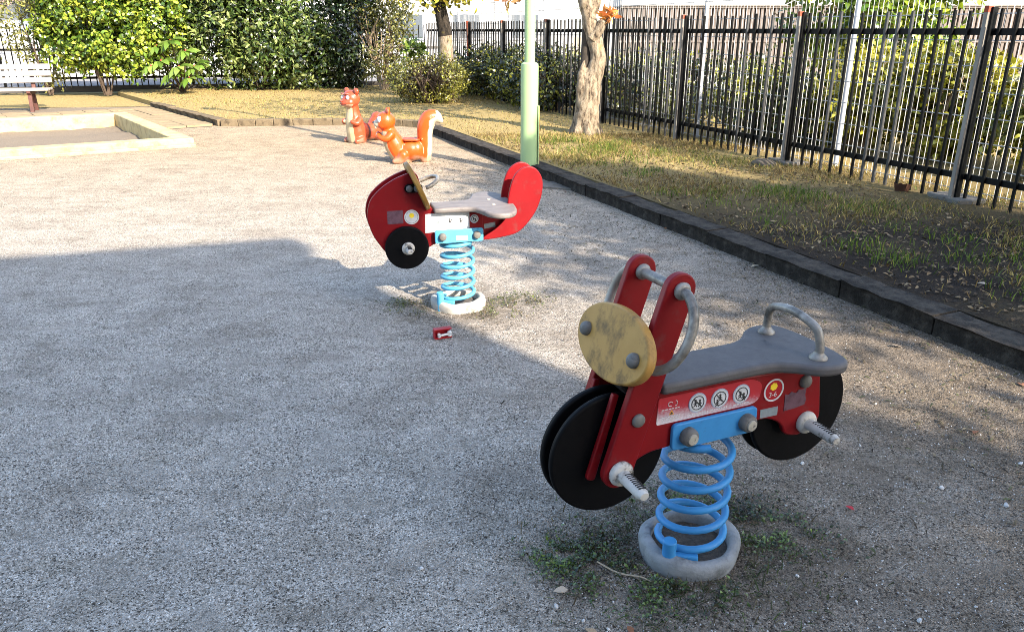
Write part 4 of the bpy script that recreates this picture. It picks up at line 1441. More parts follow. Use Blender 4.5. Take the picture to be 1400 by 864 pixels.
wire = thing("wire_fence", "tall pale wire mesh fence with white posts just behind the black bar fence", "fence", (FX(6.30) + .30, 6.30 + .12, 0), math.atan2(FDIR.y, FDIR.x))
for k, x in enumerate(np.arange(-5.7, 15.6, 2.44)):
    MB().tube([(x, -.03, 0), (x, -.03, 2.05)], .027, 12).build("post", WPOST, wire, smooth=60)
mb = MB()
for x in np.arange(-7, 15.4, .056):
    j = rnd.uniform(-.003, .003)
    mb.add([(x - .0026, 0, .08), (x + .0026, 0, .08), (x + .0026, j, 1.95), (x - .0026, j, 1.95), (x, .0045, .08), (x, .0045, 1.95)], [(0, 1, 2, 3), (1, 4, 5, 2), (4, 0, 3, 5)])
stuff(mb.build("vertical_wires", WIRE, wire))
for zz in np.arange(.12, 1.96, .2):
    MB().box((4.2, .005, zz), (22.4, .006, .007)).build("horizontal_wire", WIRE, wire)
# curled top
mb = MB()
for x in np.arange(-7, 15.4, .112):
    mb.tube([(x, 0, 1.95), (x, -.03, 2.02), (x, -.09, 2.03), (x, -.11, 1.98)], .0025, 3, cap=False)
stuff(mb.build("curled_wire_tops", WIRE, wire))

# far fence (left, behind the shrubs)
fang = math.atan2(2.0, 7.55)
ff = thing("bar_fence", "black bar fence behind the shrubs along the far left boundary", "fence", (-9.6, 18.6, 0), fang)
fb = shared(MB().box((0, 0, 0), (.022, .018, 1.42)), "bar", BLACKF)
x = -6.6
while x < 7.75:
    put("bar", fb, ff, loc=(x, 0, .80 + rnd.uniform(-.01, .01)), rot=(0, rnd.uniform(-.006, .006), rnd.uniform(-.1, .1)))
    x += .137
for zz, hh in ((.98, .03), (.36, .055)):
    MB().box((.55, -.022, zz), (14.4, .022, hh)).build("rail", BLACKF, ff)
for x in np.arange(-6, 8, 2.0):
    MB().box((x + .07, .02, .78), (.05, .05, 1.5)).build("post", BLACKF, ff, bevel=.003)
MB().box((.55, .02, .11), (14.4, .10, .14)).build("plinth", mat("dark_plinth", (.05, .045, .04), .9), ff, bevel=.01)

# ------------------------------------------------------------------ trees
GREEN_D = [(.003, .008, .002), (.012, .026, .005), (.05, .085, .016), (.12, .165, .04), (.24, .27, .09)]
GREEN_Y = [(.006, .017, .003), (.035, .075, .009), (.105, .17, .018), (.20, .27, .026), (.33, .36, .045)]
OLIVE = [(.02, .022, .006), (.065, .07, .017), (.14, .14, .035), (.23, .21, .06)]
BRIGHT = [(.03, .07, .008), (.08, .14, .018), (.15, .21, .03), (.22, .27, .05)]
AUTUMN = [(.22, .07, .015), (.36, .13, .02), (.42, .26, .03), (.30, .30, .03)]

# tree beside the fence: pale twisting trunk with a hollow
tr = thing("tree", "pale twisted tree trunk with a split hollow beside the right fence", "tree", (1.00, 10.62, LZ - .02))
mb = MB()
trunk_path = [(-.005, 0, -.05), (.0, 0, .12), (.01, 0, .42), (.05, 0, .68), (.115, 0, .88), (.120, .01, 1.05), (.06, .02, 1.25), (.0, .02, 1.45), (-.05, .02, 1.66), (-.075, .03, 1.80)]
P = spline(trunk_path, 5)
zr = [(-.1, .20), (.1, .175), (.4, .160), (.62, .150), (.80, .118), (1.05, .104), (1.3, .098), (1.6, .092), (1.9, .085)]
def rz_(z):
    for (a, ra), (b, rb) in zip(zr, zr[1:]):
        if z <= b:
            return ra + (rb - ra) * (z - a) / (b - a)
    return zr[-1][1]
mb.tube(P, [rz_(p.z) for p in P], 16)
P = spline([(-.055, -.03, .40), (-.075, -.04, .62), (-.080, -.03, .80), (-.050, -.01, .96)], 5)
mb.tube(P, [.095, .09, .088, .085, .082, .08, .076, .072, .068, .062, .055, .047, .038, .028, .02, .012], 12)
for k in range(7):   # root flare
    a = k * .9 + .3
    mb.tube(spline([(.10 * math.cos(a), .10 * math.sin(a), .22), (.17 * math.cos(a), .17 * math.sin(a), .06), (.27 * math.cos(a), .27 * math.sin(a), -.03)], 3), [.075, .07, .06, .055, .05, .04, .03], 8)
me_ = bpy.data.meshes.new("trunk")
me_.from_pydata(mb.v, [], mb.f)
o_ = bpy.data.objects.new("trunk_tmp", me_)
C.objects.link(o_)
r_ = o_.modifiers.new("r", 'REMESH'); r_.mode = 'VOXEL'; r_.voxel_size = .014
s_ = o_.modifiers.new("s", 'SMOOTH'); s_.iterations = 4
me2 = bpy.data.meshes.new_from_object(o_.evaluated_get(bpy.context.evaluated_depsgraph_get()))
bpy.data.objects.remove(o_, do_unlink=True)
for v in me2.vertices:
    k = noise.noise(v.co * 9) * .012 + noise.noise(Vector((v.co.x * 22, v.co.y * 22, v.co.z * 7))) * .008
    v.co += v.normal * k
me2.polygons.foreach_set('use_smooth', [True] * len(me2.polygons))
me2.materials.clear(); me2.materials.append(BARK)
trunk = put("trunk", me2, tr)
m_ = MB()
limb(m_, [(-.03, .05, .62), (-.03, .06, .95), (-.035, .06, 1.2), (-.045, .05, 1.45)], .085, .04, 10, 5)
m_.build("shaded_stem", HOLLOW_SHADE, tr, smooth=80)  # stem coloured dark for the shadow in the split trunk
for nm, pts, r0, r1 in (("limb", [(-.05, .03, 1.62), (-.11, .02, 1.78), (-.20, 0, 2.1), (-.32, -.1, 2.7), (-.5, -.2, 3.3)], .085, .03),
                        ("limb", [(-.03, .03, 1.5), (.06, .03, 1.66), (.10, .06, 1.9), (.12, .2, 2.4), (.4, .3, 3.2)], .098, .035),
                        ("limb", [(.12, .2, 2.3), (.4, .1, 2.8), (.9, -.1, 3.4)], .05, .02),
                        ("limb", [(-.25, -.05, 2.4), (-.7, .2, 2.9), (-1.1, .4, 3.3)], .05, .02)):
    m_ = MB()
    limb(m_, pts, r0, r1, 12, 6)
    m_.build(nm, BARK, tr, smooth=70)
m_ = MB()
limb(m_, [(.04, -.02, 1.22), (.12, -.04, 1.33), (.165, -.05, 1.42)], .075, .062, 12, 5)
m_.ball((.168, -.05, 1.425), (.064, .064, .035), 12, 8)
m_.build("cut_branch", BARK, tr, smooth=70)
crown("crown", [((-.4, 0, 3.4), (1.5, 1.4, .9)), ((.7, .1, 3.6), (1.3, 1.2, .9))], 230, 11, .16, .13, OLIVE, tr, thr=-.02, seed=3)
# dry leaves on the stub
n = 34
c = np.array([.245, -.06, 1.50]) + rng.normal(size=(n, 3)) * np.array([.03, .03, .03])
d = rng.normal(size=(n, 3)) + np.array([.3, -.3, .2])
V, F = leaf_arrays(c, d, .10 + .06 * rng.random(n), .38)
mesh_np("dry_leaves", V, F, DULLLEAF, tr, np.repeat(palette(n, [(.35, .10, .03), (.52, .22, .06), (.58, .32, .10)]), 6, axis=0))
m_ = MB().tube(spline([(.17, -.05, 1.42), (.21, -.06, 1.45), (.25, -.06, 1.50)], 3), .008, 6)
m_.build("twig", TWIG, tr)

# second tree behind the round bush
t2 = thing("tree", "slim tree with dark upper trunk and pale base behind the round bush", "tree", (-1.33, 15.9, LZ - .02))
m_ = MB(); limb(m_, [(0.02, 0, -.05), (.04, 0, .5), (.03, 0, 1.24)], .17, .135, 12, 5); m_.build("trunk", BARK, t2, smooth=70)
m_ = MB(); limb(m_, [(.03, 0, 1.22), (-.01, 0, 1.5), (-.07, 0, 1.8), (-.12, 0, 2.1), (-.10, .05, 2.6)], .137, .10, 12, 5); m_.build("upper_trunk", BARKD, t2, smooth=70)
for pts in ([(-.1, 0, 1.85), (-.4, -.1, 2.2), (-.9, -.1, 2.5)], [(-.1, 0, 2.0), (.3, -.1, 2.2), (.9, -.1, 2.25), (1.3, -.2, 2.1)], [(-.1, .05, 2.5), (.2, .1, 3.1), (.5, .1, 3.6)]):
    m_ = MB(); limb(m_, pts, .05, .015, 8, 5); m_.build("limb", BARKD, t2, smooth=70)
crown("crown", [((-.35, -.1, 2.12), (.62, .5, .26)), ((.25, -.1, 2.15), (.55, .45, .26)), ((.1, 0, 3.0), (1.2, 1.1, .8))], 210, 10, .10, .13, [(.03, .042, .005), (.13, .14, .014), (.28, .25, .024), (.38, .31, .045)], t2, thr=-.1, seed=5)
n = 26
c = np.array([1.28, -.2, 1.93]) + rng.normal(size=(n, 3)) * np.array([.10, .08, .09])
V, F = leaf_arrays(c, rng.normal(size=(n, 3)) + np.array([0, 0, -.6]), .15 + .07 * rng.random(n), .36)
mesh_np("hanging_leaves", V, F, DULLLEAF, t2, np.repeat(palette(n, [(.10, .05, .03), (.30, .14, .05), (.42, .30, .10)]), 6, axis=0))


def shrub(name, label, base, blobs, clusters, per, spread, L, cols, cat="shrub", stems=6, h=1.2, sp=.7, group=None, twigm=None, **kw):
    t_ = thing(name, label, cat, base, 0, group)
    m_ = MB()
    twigs(m_, (0, 0, -.05), stems, h, sp, .022, 3)
    m_.build("stems", twigm or TWIG, t_, smooth=60)
    crown("foliage", blobs, clusters, per, spread, L, cols, t_, **kw)
    return t_


# far shrubs from left to right
shrub("shrub", "thin olive shrub with bare stems behind the white bench", (-10.35, 17.85, LZ), [((-.2, 0, 1.55), (.75, .5, .75)), ((.15, 0, .8), (.6, .4, .6)), ((.35, 0, 2.1), (.7, .5, .6))], 330, 8, .09, .085, OLIVE + [(.19, .2, .05)], stems=9, h=2.0, sp=.6, thr=-.05, seed=11, group="shrubs along the far fence")
shrub("shrub", "bright yellow green shrub standing behind the paved path", (-9.0, 17.75, LZ), [((0, 0, 1.60), (1.2, .7, 1.0)), ((-.6, 0, 1.05), (.7, .5, .55)), ((.6, -.05, .95), (.85, .5, .55)), ((.2, 0, 2.3), (1.2, .7, .7)), ((1.2, .1, 1.7), (.6, .5, .9))], 2500, 9, .08, .10, GREEN_Y, stems=7, h=1.5, sp=.6, thr=-.16, ns=1.9, seed=12, group="shrubs along the far fence", wr=.6)
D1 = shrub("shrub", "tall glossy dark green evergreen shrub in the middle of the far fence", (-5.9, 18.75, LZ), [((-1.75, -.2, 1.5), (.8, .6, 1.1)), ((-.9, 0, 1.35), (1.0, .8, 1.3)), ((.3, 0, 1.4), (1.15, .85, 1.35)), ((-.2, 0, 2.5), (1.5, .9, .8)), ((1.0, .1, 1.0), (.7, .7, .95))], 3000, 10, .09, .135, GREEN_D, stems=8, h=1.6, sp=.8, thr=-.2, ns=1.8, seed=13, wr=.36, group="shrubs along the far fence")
shrub("shrub", "darkest evergreen shrub at right end of the far row", (-3.95, 19.3, LZ), [((0, 0, 1.3), (.85, .8, 1.3)), ((.1, 0, 2.4), (1.0, .8, .8)), ((-.3, 0, .6), (.6, .6, .5))], 1300, 9, .09, .12, [(.0015, .004, .001), (.004, .009, .002), (.009, .018, .004), (.03, .05, .012)], stems=6, h=1.5, sp=.5, thr=-.25, seed=14, wr=.36, group="shrubs along the far fence")
shrub("shrub", "loose olive bush with brown twigs beside the fence corner", (-3.0, 18.7, LZ), [((0, 0, 1.0), (.6, .5, .8)), ((.25, 0, 1.6), (.55, .45, .6)), ((-.1, 0, 1.9), (.5, .45, .5))], 420, 8, .08, .085, OLIVE + [(.18, .18, .045)], stems=16, h=1.7, sp=.6, thr=-.05, seed=15, group="shrubs along the far fence", twigm=mat("tan_twig", (.26, .19, .12), .9))
shrub("round_bush", "low rounded twiggy bush at the foot of the slim tree", (-1.58, 15.25, LZ), [((0, 0, .42), (.70, .6, .40)), ((.28, 0, .52), (.45, .45, .30)), ((-.35, 0, .45), (.40, .4, .32))], 900, 7, .05, .055, [(.03, .022, .010), (.10, .08, .026), (.22, .205, .04), (.36, .35, .06)], cat="bush", stems=40, h=.75, sp=.62, thr=-.3, seed=16, wr=.5, shell=(.75, 1.03))
# small bright sapling
shrub("sapling", "small bright green sapling between the round bush and the fence corner", (-2.0, 16.6, LZ), [((0, 0, .85), (.20, .18, .28))], 34, 7, .05, .11, BRIGHT, cat="sapling", stems=3, h=.8, sp=.12, thr=-.5, seed=17, wr=.6)

# broad-leaved plant: rosettes of finger-like leaves with red centres
fat = thing("broad_leaved_plant", "plant with large finger leaf rosettes and red centres in front of the dark shrubs", "plant", (-7.30, 17.75, LZ))
m_ = MB()
ros = [((-.30, -.30, .98), .32), ((.05, -.42, 1.08), .34), ((.32, -.35, .88), .32), ((-.18, -.48, .68), .34), ((.20, -.52, .56), .36), ((.50, -.45, .58), .34), ((-.45, -.40, .58), .30), ((-.02, -.50, .40), .32), ((.38, -.5, .34), .30)]
for k, (p, L) in enumerate(ros):
    limb(m_, [(0, 0, -.05), (p[0] * .5, p[1] * .5, p[2] * .55), p], .022, .010, 6, 4)
m_.build("stems", TWIG, fat, smooth=60)
for k, (p, L) in enumerate(ros):
    n = 10
    a = np.linspace(0, 6.283, n, endpoint=False) + rng.random() * .6
    d = np.stack([np.cos(a), np.sin(a) * .75 - .45, -.35 + .55 * np.sin(a * 1.0 + 1.2) + rng.normal(size=n) * .12], axis=1)
    V, F = leaf_arrays(np.tile(np.array(p), (n, 1)), d, L * (.85 + .3 * rng.random(n)), .42, hint=np.array([0, -.4, 1.0]) + rng.normal(size=(n, 3)) * .1)
    lf = mesh_np("leaf_rosette", V, F, LEAF, fat, np.repeat(palette(n, [(.05, .10, .012), (.11, .18, .028), (.20, .27, .06)]), 6, axis=0))
    MB().ball((p[0], p[1] - .03, p[2] + .02), (.022, .022, .022), 8, 6).build("red_bud", mat("red_bud", (.45, .05, .04), .5), lf, smooth=80)

# pinkish bare tree at the far left top
bt = thing("tree", "bare tree with pinkish twigs at upper left behind the bench", "tree", (-13.6, 20.6, 0.09))
m_ = MB(); limb(m_, [(0, 0, -.05), (.05, 0, .9), (.2, 0, 1.6)], .12, .08, 8, 4); m_.build("trunk", TWIGP, bt, smooth=60)
m_ = MB()
for i in range(46):
    a = rng.random() * 6.28
    b0 = Vector((.15 + rng.normal() * .1, rng.normal() * .1, 1.4 + rng.random() * .5))
    e = b0 + Vector((math.cos(a) * (.7 + rng.random()), math.sin(a) * .8, .35 + rng.random() * 1.0))
    limb(m_, [b0, (b0 + e) / 2 + Vector((0, 0, .18)), e], .028, .008, 5, 3)
    for k in range(3):
        p = b0.lerp(e, .4 + .5 * rng.random())
        q = p + Vector((rng.normal() * .4, rng.normal() * .3, .2 + rng.random() * .35))
        m_.tube([p, q], [.012, .004], 4)
m_.build("branches", TWIGP, bt)

# neighbour's planting behind the right fence
NG = "hedging beyond the right fence"
def lot(x, y):
    return (x, y, LZ)
shrub("hedge_bush", "dark clipped hedge bush seen through fence right of the twisted trunk", lot(2.25, 12.1), [((0, 0, .5), (.8, .7, .5)), ((.4, -.7, .5), (.7, .6, .48)), ((-.5, .8, .5), (.7, .6, .5))], 1000, 8, .07, .08, [(.003, .007, .002), (.008, .015, .004), (.03, .042, .009), (.24, .24, .03)], cat="bush", stems=20, h=.8, sp=.7, thr=-.2, seed=21, group=NG)
shrub("hedge_bush", "dark hedge bush seen through the fence bars left of the twisted trunk", lot(0.75, 13.9), [((0, 0, .5), (.8, .8, .48)), ((-.45, .9, .5), (.7, .7, .48))], 1000, 8, .07, .08, [(.003, .007, .002), (.008, .015, .004), (.03, .042, .009), (.24, .24, .03)], cat="bush", stems=20, h=.8, sp=.7, thr=-.2, seed=22, group=NG)
shrub("hedge_bush", "low dark bush seen through the fence bars beside the lamp post", lot(-.45, 17.0), [((0, 0, .5), (.8, .8, .48)), ((.4, -.9, .5), (.7, .7, .46))], 1000, 8, .07, .08, [(.003, .007, .002), (.008, .015, .004), (.03, .042, .009), (.24, .24, .03)], cat="bush", stems=16, h=.8, sp=.7, thr=-.2, seed=27, group=NG)
shrub("hedge_bush", "dark leggy bush behind the fence midway between the trunk and yellow green bushes", lot(3.15, 10.0), [((0, 0, .5), (.55, .6, .5)), ((.3, -.5, .45), (.5, .5, .4))], 800, 8, .07, .08, [(.003, .007, .002), (.008, .015, .004), (.03, .042, .009), (.24, .24, .03)], cat="bush", stems=22, h=.8, sp=.6, thr=-.1, seed=23, group=NG)
for k, (x, y, hh, lab) in enumerate(((4.10, 9.1, .60, "yellow green bush behind the fence under the tall leafy tree"), (4.62, 8.35, .60, "sunlit yellow green bush behind the fence near the brighter white post"), (5.15, 7.25, .50, "olive yellow twiggy bush behind the fence at the right edge"))):
    shrub("hedge_bush", lab, lot(x, y), [((0, 0, hh), (.62, .6, hh * .8)), ((.25, .45, hh * .95), (.5, .5, hh * .75))], 950, 8, .07, .09, [(.02, .026, .004), (.09, .10, .010), (.24, .23, .02), (.40, .36, .05)], cat="bush", stems=26, h=hh * 1.5, sp=.6, thr=-.16, seed=24 + k, group=NG, twigm=mat("tan_twig", (.26, .19, .12), .9))
shrub("leafy_tree", "tall leafy yellow green small tree behind the fence at upper right", lot(5.35, 12.2), [((0, 0, 1.7), (1.35, 1.0, .95)), ((-.5, -.2, 2.4), (1.0, .9, .7)), ((.5, .1, 2.5), (1.1, .9, .8)), ((.3, 0, 1.0), (.9, .8, .5))], 1400, 9, .10, .14, GREEN_Y, cat="tree", stems=9, h=2.2, sp=.8, thr=-.12, seed=31, wr=.5)
shrub("hedge_bush", "dark reddish low bush at far right before the brown louvred wall", lot(9.3, 13.3), [((0, 0, .35), (1.3, .6, .34))], 380, 7, .07, .08, [(.015, .015, .01), (.04, .035, .02), (.10, .07, .04), (.16, .13, .06)], cat="bush", stems=14, h=.5, sp=.9, thr=-.2, seed=32, group=NG)

# ------------------------------------------------------------------ background buildings
nb = thing("building", "neighbouring building with brown louvre band under a white wall beyond the right fence", "building", (0, 0, 0))
MB().box((11.0, 19.2, 2.9), (17.2, 2.0, 2.02)).build("upper_wall", WALLW, nb, bevel=.02)
MB().box((11.0, 19.3, 1.0), (17.2, 1.9, 1.72)).build("wall", mat("brown_backing", (.09, .065, .05), .9), nb)
MB().box((11.0, 18.22, .26), (17.2, .16, .34)).build("plinth", WALLW, nb, bevel=.01)
mb = MB()
for x in np.arange(2.5, 19.5, .105):
    mb.box((x, 18.30, 1.15), (.062, .05, 1.40))
stuff(mb.build("louvre_slats", SLATB, nb))
MB().box((11.0, 18.29, 1.87), (17.2, .10, .04)).build("louvre_rail", SLATB, nb)
MB().box((11.0, 18.265, 1.15), (17.2, .02, .04)).build("louvre_rail", SLATB, nb)

n2 = thing("building", "low white building far behind the slim tree and fence corner", "building", (0, 0, 0))
MB().box((-1.2, 27.0, 1.35), (6.2, 3, 2.6)).build("wall", WALLW, n2, bevel=.02)
MB().box((-1.2, 26.9, 2.72), (6.6, 3.6, .14)).build("roof", ROOFG, n2, bevel=.02)
for x in (-3.2, -1.4, .4):
    w_ = MB().box((x, 25.49, 1.5), (1.0, .06, .8)).build("window", WPOST, n2, bevel=.01)
    MB().box((x, 25.455, 1.5), (.86, .02, .66)).build("pane", GLASS, w_)

hs = thing("house", "white and blue grey house beyond the far fence at left", "house", (-14.2, 26.5, .09), rad(10))
MB().box((0, 2, 1.5), (9.5, 4, 3.0)).build("wall", WALLW, hs, bevel=.02)
MB().box((.2, -.03, 1.85), (3.4, .10, 1.2)).build("siding", WALLB, hs, bevel=.01)
MB().prism([(-.5, 3.0), (4.5, 3.0), (2, 4.6)], -5.1, 5.1, 'yz').build("roof", ROOFG, hs)
for x in (-3.4, -.5, 1.1, 3.6):
    w_ = MB().box((x, -.10, 1.5), (.95, .06, .9)).build("window", WPOST, hs, bevel=.01)
    MB().box((x, -.135, 1.5), (.82, .02, .76)).build("pane", GLASS, w_)
MB().box((0, -.6, 2.45), (9.8, 1.1, .07)).build("eaves", ROOFG, hs, bevel=.01)

h2 = thing("house", "pale rendered house wall glimpsed between the far shrubs", "house", (-5.0, 27.5, .09), rad(12))
MB().box((0, 2, 1.6), (7.5, 4, 3.2)).build("wall", WALLW, h2, bevel=.02)
MB().prism([(-.5, 3.2), (4.5, 3.2), (2, 4.6)], -4.1, 4.1, 'yz').build("roof", ROOFG, h2)
for x in (-2.4, .2, 2.4):
    w_ = MB().box((x, -.03, 1.6), (1.1, .06, 1.0)).build("window", WPOST, h2, bevel=.01)
    MB().box((x, -.065, 1.6), (.96, .02, .86)).build("pane", GLASS, w_)

bw = thing("boundary_wall", "low white garden wall across the road behind the far fence", "wall", (-8.8, 23.6, .09), fang)
for k in range(12):
    MB().box((-8 + k * 1.33, 0, .38), (1.318, .14, .78)).build("wall_panel", WALLW, bw, bevel=.008)
MB().box((-.7, 0, .80), (16.1, .20, .06)).build("coping", CONC, bw, bevel=.01)

# building behind the camera that throws the big shade over the foreground
pb = thing("park_building", "plain rendered building behind the viewer that shades the foreground", "building", (5.70, -3.13, 0), math.atan2(.281, .96))
MB().box((-12.0, 4.0 - 8.1, 3.4), (24.0, 8.0, 6.8)).build("wall", mat("beige_render", (.45, .42, .37), .8, col2=(.38, .35, .31), scale=1), pb, bevel=.03)
MB().box((-12.0, -4.1, 6.92), (24.2, 8.2, .22)).build("roof", ROOFG, pb, bevel=.02)
for k in range(6):
    for zz in (1.6, 4.6):
        w_ = MB().box((-2.6 - k * 3.6, -.09, zz), (1.7, .06, 1.3)).build("window", WPOST, pb, bevel=.01)
        MB().box((-2.6 - k * 3.6, -.055, zz), (1.5, .02, 1.1)).build("pane", GLASS, w_)
# tree to the right of it, outside the view: dappled shade
st = thing("tree", "broad evergreen tree outside the view at right that dapples the gravel", "tree", (7.0, -.4, 0))
m_ = MB(); limb(m_, [(0, 0, -.1), (.05, 0, 1.5), (0, .1, 3.2), (-.1, .1, 4.6)], .22, .12, 12, 5); m_.build("trunk", BARKD, st, smooth=70)
for pts in ([(0, .1, 3.0), (-.6, .5, 4.0), (-.9, 1.1, 4.8)], [(0, .1, 3.2), (.5, -.3, 4.2), (.8, -.7, 4.9)], [(0, .1, 3.1), (-.6, -.2, 4.0), (-1.3, -.3, 4.7)]):
    m_ = MB(); limb(m_, pts, .09, .03, 8, 5); m_.build("limb", BARKD, st, smooth=70)
crown("crown", [((.05, .25, 4.8), (.85, .9, .65)), ((-.60, 1.05, 4.85), (.85, .9, .6)), ((.70, -.50, 4.75), (.85, .85, .65)), ((.7, .6, 4.8), (.7, .7, .5)), ((-1.15, 1.75, 4.85), (.7, .8, .55))], 1300, 13, .17, .17, GREEN_D, st, thr=-.3, ns=.9, seed=41)
crown("lower_sprays", [((-.13, -1.56, 4.8), (.62, .62, .5)), ((.45, -1.5, 4.7), (.6, .6, .5))], 210, 12, .16, .17, GREEN_D, st, thr=-.15, ns=.9, seed=47)
crown("outer_sprays", [((-1.1, -.55, 4.8), (.7, .8, .4)), ((-1.6, .3, 4.8), (.7, .8, .4)), ((-1.75, 1.25, 4.85), (.6, .7, .4))], 130, 11, .19, .17, GREEN_D, st, thr=-.1, ns=.9, seed=43)
st2 = thing("tree", "evergreen tree outside the view behind the viewer at right that shades the foreground gravel", "tree", (6.95, -5.0, 0))
m_ = MB(); limb(m_, [(0, 0, -.1), (.05, 0, 1.5), (0, .1, 3.2), (-.1, .1, 4.6)], .22, .10, 12, 5); m_.build("trunk", BARKD, st2, smooth=70)
for pts in ([(0, .1, 3.0), (-.8, .4, 4.0), (-1.2, .6, 4.8)], [(0, .1, 3.2), (.8, .5, 4.2), (1.2, .8, 4.9)], [(0, .1, 3.1), (.3, -.9, 4.0), (.4, -1.4, 4.6)]):
    m_ = MB(); limb(m_, pts, .08, .03, 8, 5); m_.build("limb", BARKD, st2, smooth=70)
crown("crown", [((0, .25, 4.8), (.95, .95, .9)), ((-.2, -.6, 4.4), (.95, .8, .8))], 560, 13, .17, .17, GREEN_D, st2, thr=-.12, ns=.9, seed=45)

# ------------------------------------------------------------------ ground cover
def in_poly(x, y, poly):
    r = np.zeros(len(x), bool)
    j = len(poly) - 1
    for i in range(len(poly)):
        xi, yi = poly[i]
        xj, yj = poly[j]
        c = ((yi > y) != (yj > y)) & (x < (xj - xi) * (y - yi) / (yj - yi + 1e-12) + xi)
        r ^= c
        j = i
    return r


def fbm(x, y, s, seed):
    return np.array([noise.fractal(Vector((a * s + seed, b * s - seed, 0)), 1.0, 2.0, 4) for a, b in zip(x, y)])


def grass(name, x, y, z, h, w, cols, bias=None, lean=.5):
    n = len(x)
    a = rng.random(n) * 6.283
    s = np.stack([np.cos(a), np.sin(a), np.zeros(n)], 1)
    b = np.stack([x, y, np.full(n, z) if np.isscalar(z) else z], 1)
    ld = np.stack([rng.normal(size=n) * lean, rng.normal(size=n) * lean, np.ones(n)], 1)
    ld = unit(ld)
    h = h[:, None]
    w = w[:, None]
    mid = b + ld * h * .55
    tip = b + ld * h + np.stack([ld[:, 0] * h[:, 0] * .5, ld[:, 1] * h[:, 0] * .5, -.12 * h[:, 0]], 1)
    V = np.stack([b - s * w * .5, b + s * w * .5, mid + s * w * .4, mid - s * w * .4, tip], 1).reshape(-1, 3)
    k = (np.arange(n) * 5)[:, None, None]
    F = (k + np.array([[0, 1, 2], [0, 2, 3], [3, 2, 4]])[None]).reshape(-1, 3)
    col = palette(n, cols, bias=bias)
    return mesh_np(name, V, F, BLADE, None, np.repeat(col, 5, axis=0))


DRY = [(.12, .077, .029), (.255, .18, .068), (.39, .295, .115), (.30, .28, .066), (.145, .18, .029)]
# back lawn
n = 60000
x = rng.uniform(-8.2, 3.2, n); y = rng.uniform(8.0, 20.5, n)
k = in_poly(x, y, [(KX(8) + .14, 8), (KX(11.2) + .14, 11.2), (-1.3, 12.15), (-4.45, 12.35), (-6.8, 15.35), (-8.0, 17.3), (-9.3, 18.3), (-2.0, 20.4), (FX(8) - .1, 8)])
x, y = x[k], y[k]
f = fbm(x, y, .55, 3)
k = rng.random(len(x)) < .55 + .5 * f
x, y, f = x[k], y[k], f[k]
stuff(tag(grass("grass", x, y, LZ - .003, .018 + .035 * rng.random(len(x)), .006 + .006 * rng.random(len(x)), DRY, bias=np.clip(.34 + .25 * f, 0, .9)), "short dry straw coloured grass on the back lawn", "grass"))
# strip along the fence
n = 90000
y = rng.uniform(1.8, 10.5, n); x = KX(y) + .13 + rng.random(n) * (FX(y) - KX(y) + .5)
f = fbm(x, y, 1.1, 8)
g = fbm(x, y, .9, 21)
wgt = np.clip(.06 + .9 * f + (y - 5.4) * .11, .03, .95)
k = rng.random(n) < wgt
x, y, f, g = x[k], y[k], f[k], g[k]
stuff(tag(grass("grass", x, y, LZ - .003, (.02 + .05 * rng.random(len(x))) * (1 + np.clip(g, 0, .5)), .004 + .004 * rng.random(len(x)), DRY[:3] + [(.14, .155, .03), (.075, .115, .016), (.055, .10, .013)], bias=np.clip(.26 + .5 * g, 0, .98)), "patchy green and straw grass between the kerb and right fence", "grass"))
# taller tufts in the strip
n = 3800
cy = rng.uniform(3.0, 10.0, 60); cx = KX(cy) + .35 + rng.random(60) * 1.4
i = rng.integers(0, 60, n)
x = cx[i] + rng.normal(size=n) * .10; y = cy[i] + rng.normal(size=n) * .12
k = x > KX(y) + .16
x, y = x[k], y[k]
stuff(tag(grass("grass", x, y, LZ - .003, .035 + .055 * rng.random(len(x)), .004 + .003 * rng.random(len(x)), [(.04, .075, .008), (.08, .13, .014), (.15, .19, .03)], lean=.28), "taller green grass tufts near the fence foot", "grass"))
# leaf litter on the strip and under shrubs
n = 7000
y = np.concatenate([rng.uniform(2.0, 10.0, n), rng.uniform(16.5, 19.6, 1600)]); x = np.concatenate([KX(y[:n]) + .14 + rng.random(n) * 2.2, rng.uniform(-4.2, -.8, 1600)])
c = np.stack([x, y, np.full(len(x), LZ + .004) + .008 * rng.random(len(x))], 1)
d = rng.normal(size=(len(x), 3)) * np.array([1, 1, .18])
V, F = leaf_arrays(c, d, .015 + .03 * rng.random(len(x)), .5, hint=np.array([0, 0, 1.0]) + rng.normal(size=(len(x), 3)) * .25)
o = mesh_np("leaf_litter", V, F, LITTER, None, np.repeat(palette(len(x), [(.03, .019, .011), (.07, .045, .024), (.14, .095, .05), (.26, .185, .10)]), 6, axis=0))
stuff(tag(o, "brown fallen leaf crumbs over the soil beside the right fence", "leaf litter"))

# dry crumbs and straw on the gravel near the kerb
n = 9000
y = rng.uniform(1.0, 9.0, n); x = KX(y) - .02 - np.abs(rng.normal(size=n)) * .75
f = fbm(x, y, 1.3, 15)
k = (f > -.12)
x, y = x[k], y[k]
c = np.stack([x, y, np.full(len(x), .002) + .006 * rng.random(len(x))], 1)
d = rng.normal(size=(len(x), 3)) * np.array([1, 1, .10])
V, F = leaf_arrays(c, d, .010 + .028 * rng.random(len(x)), .22, hint=np.array([0, 0, 1.0]) + rng.normal(size=(len(x), 3)) * .2)
o = mesh_np("straw_litter", V, F, LITTER, None, np.repeat(palette(len(x), [(.025, .018, .011), (.07, .053, .032), (.16, .13, .08), (.055, .065, .022)]), 6, axis=0))
stuff(tag(o, "dry straw and leaf crumbs scattered on the gravel along the kerb", "litter"))


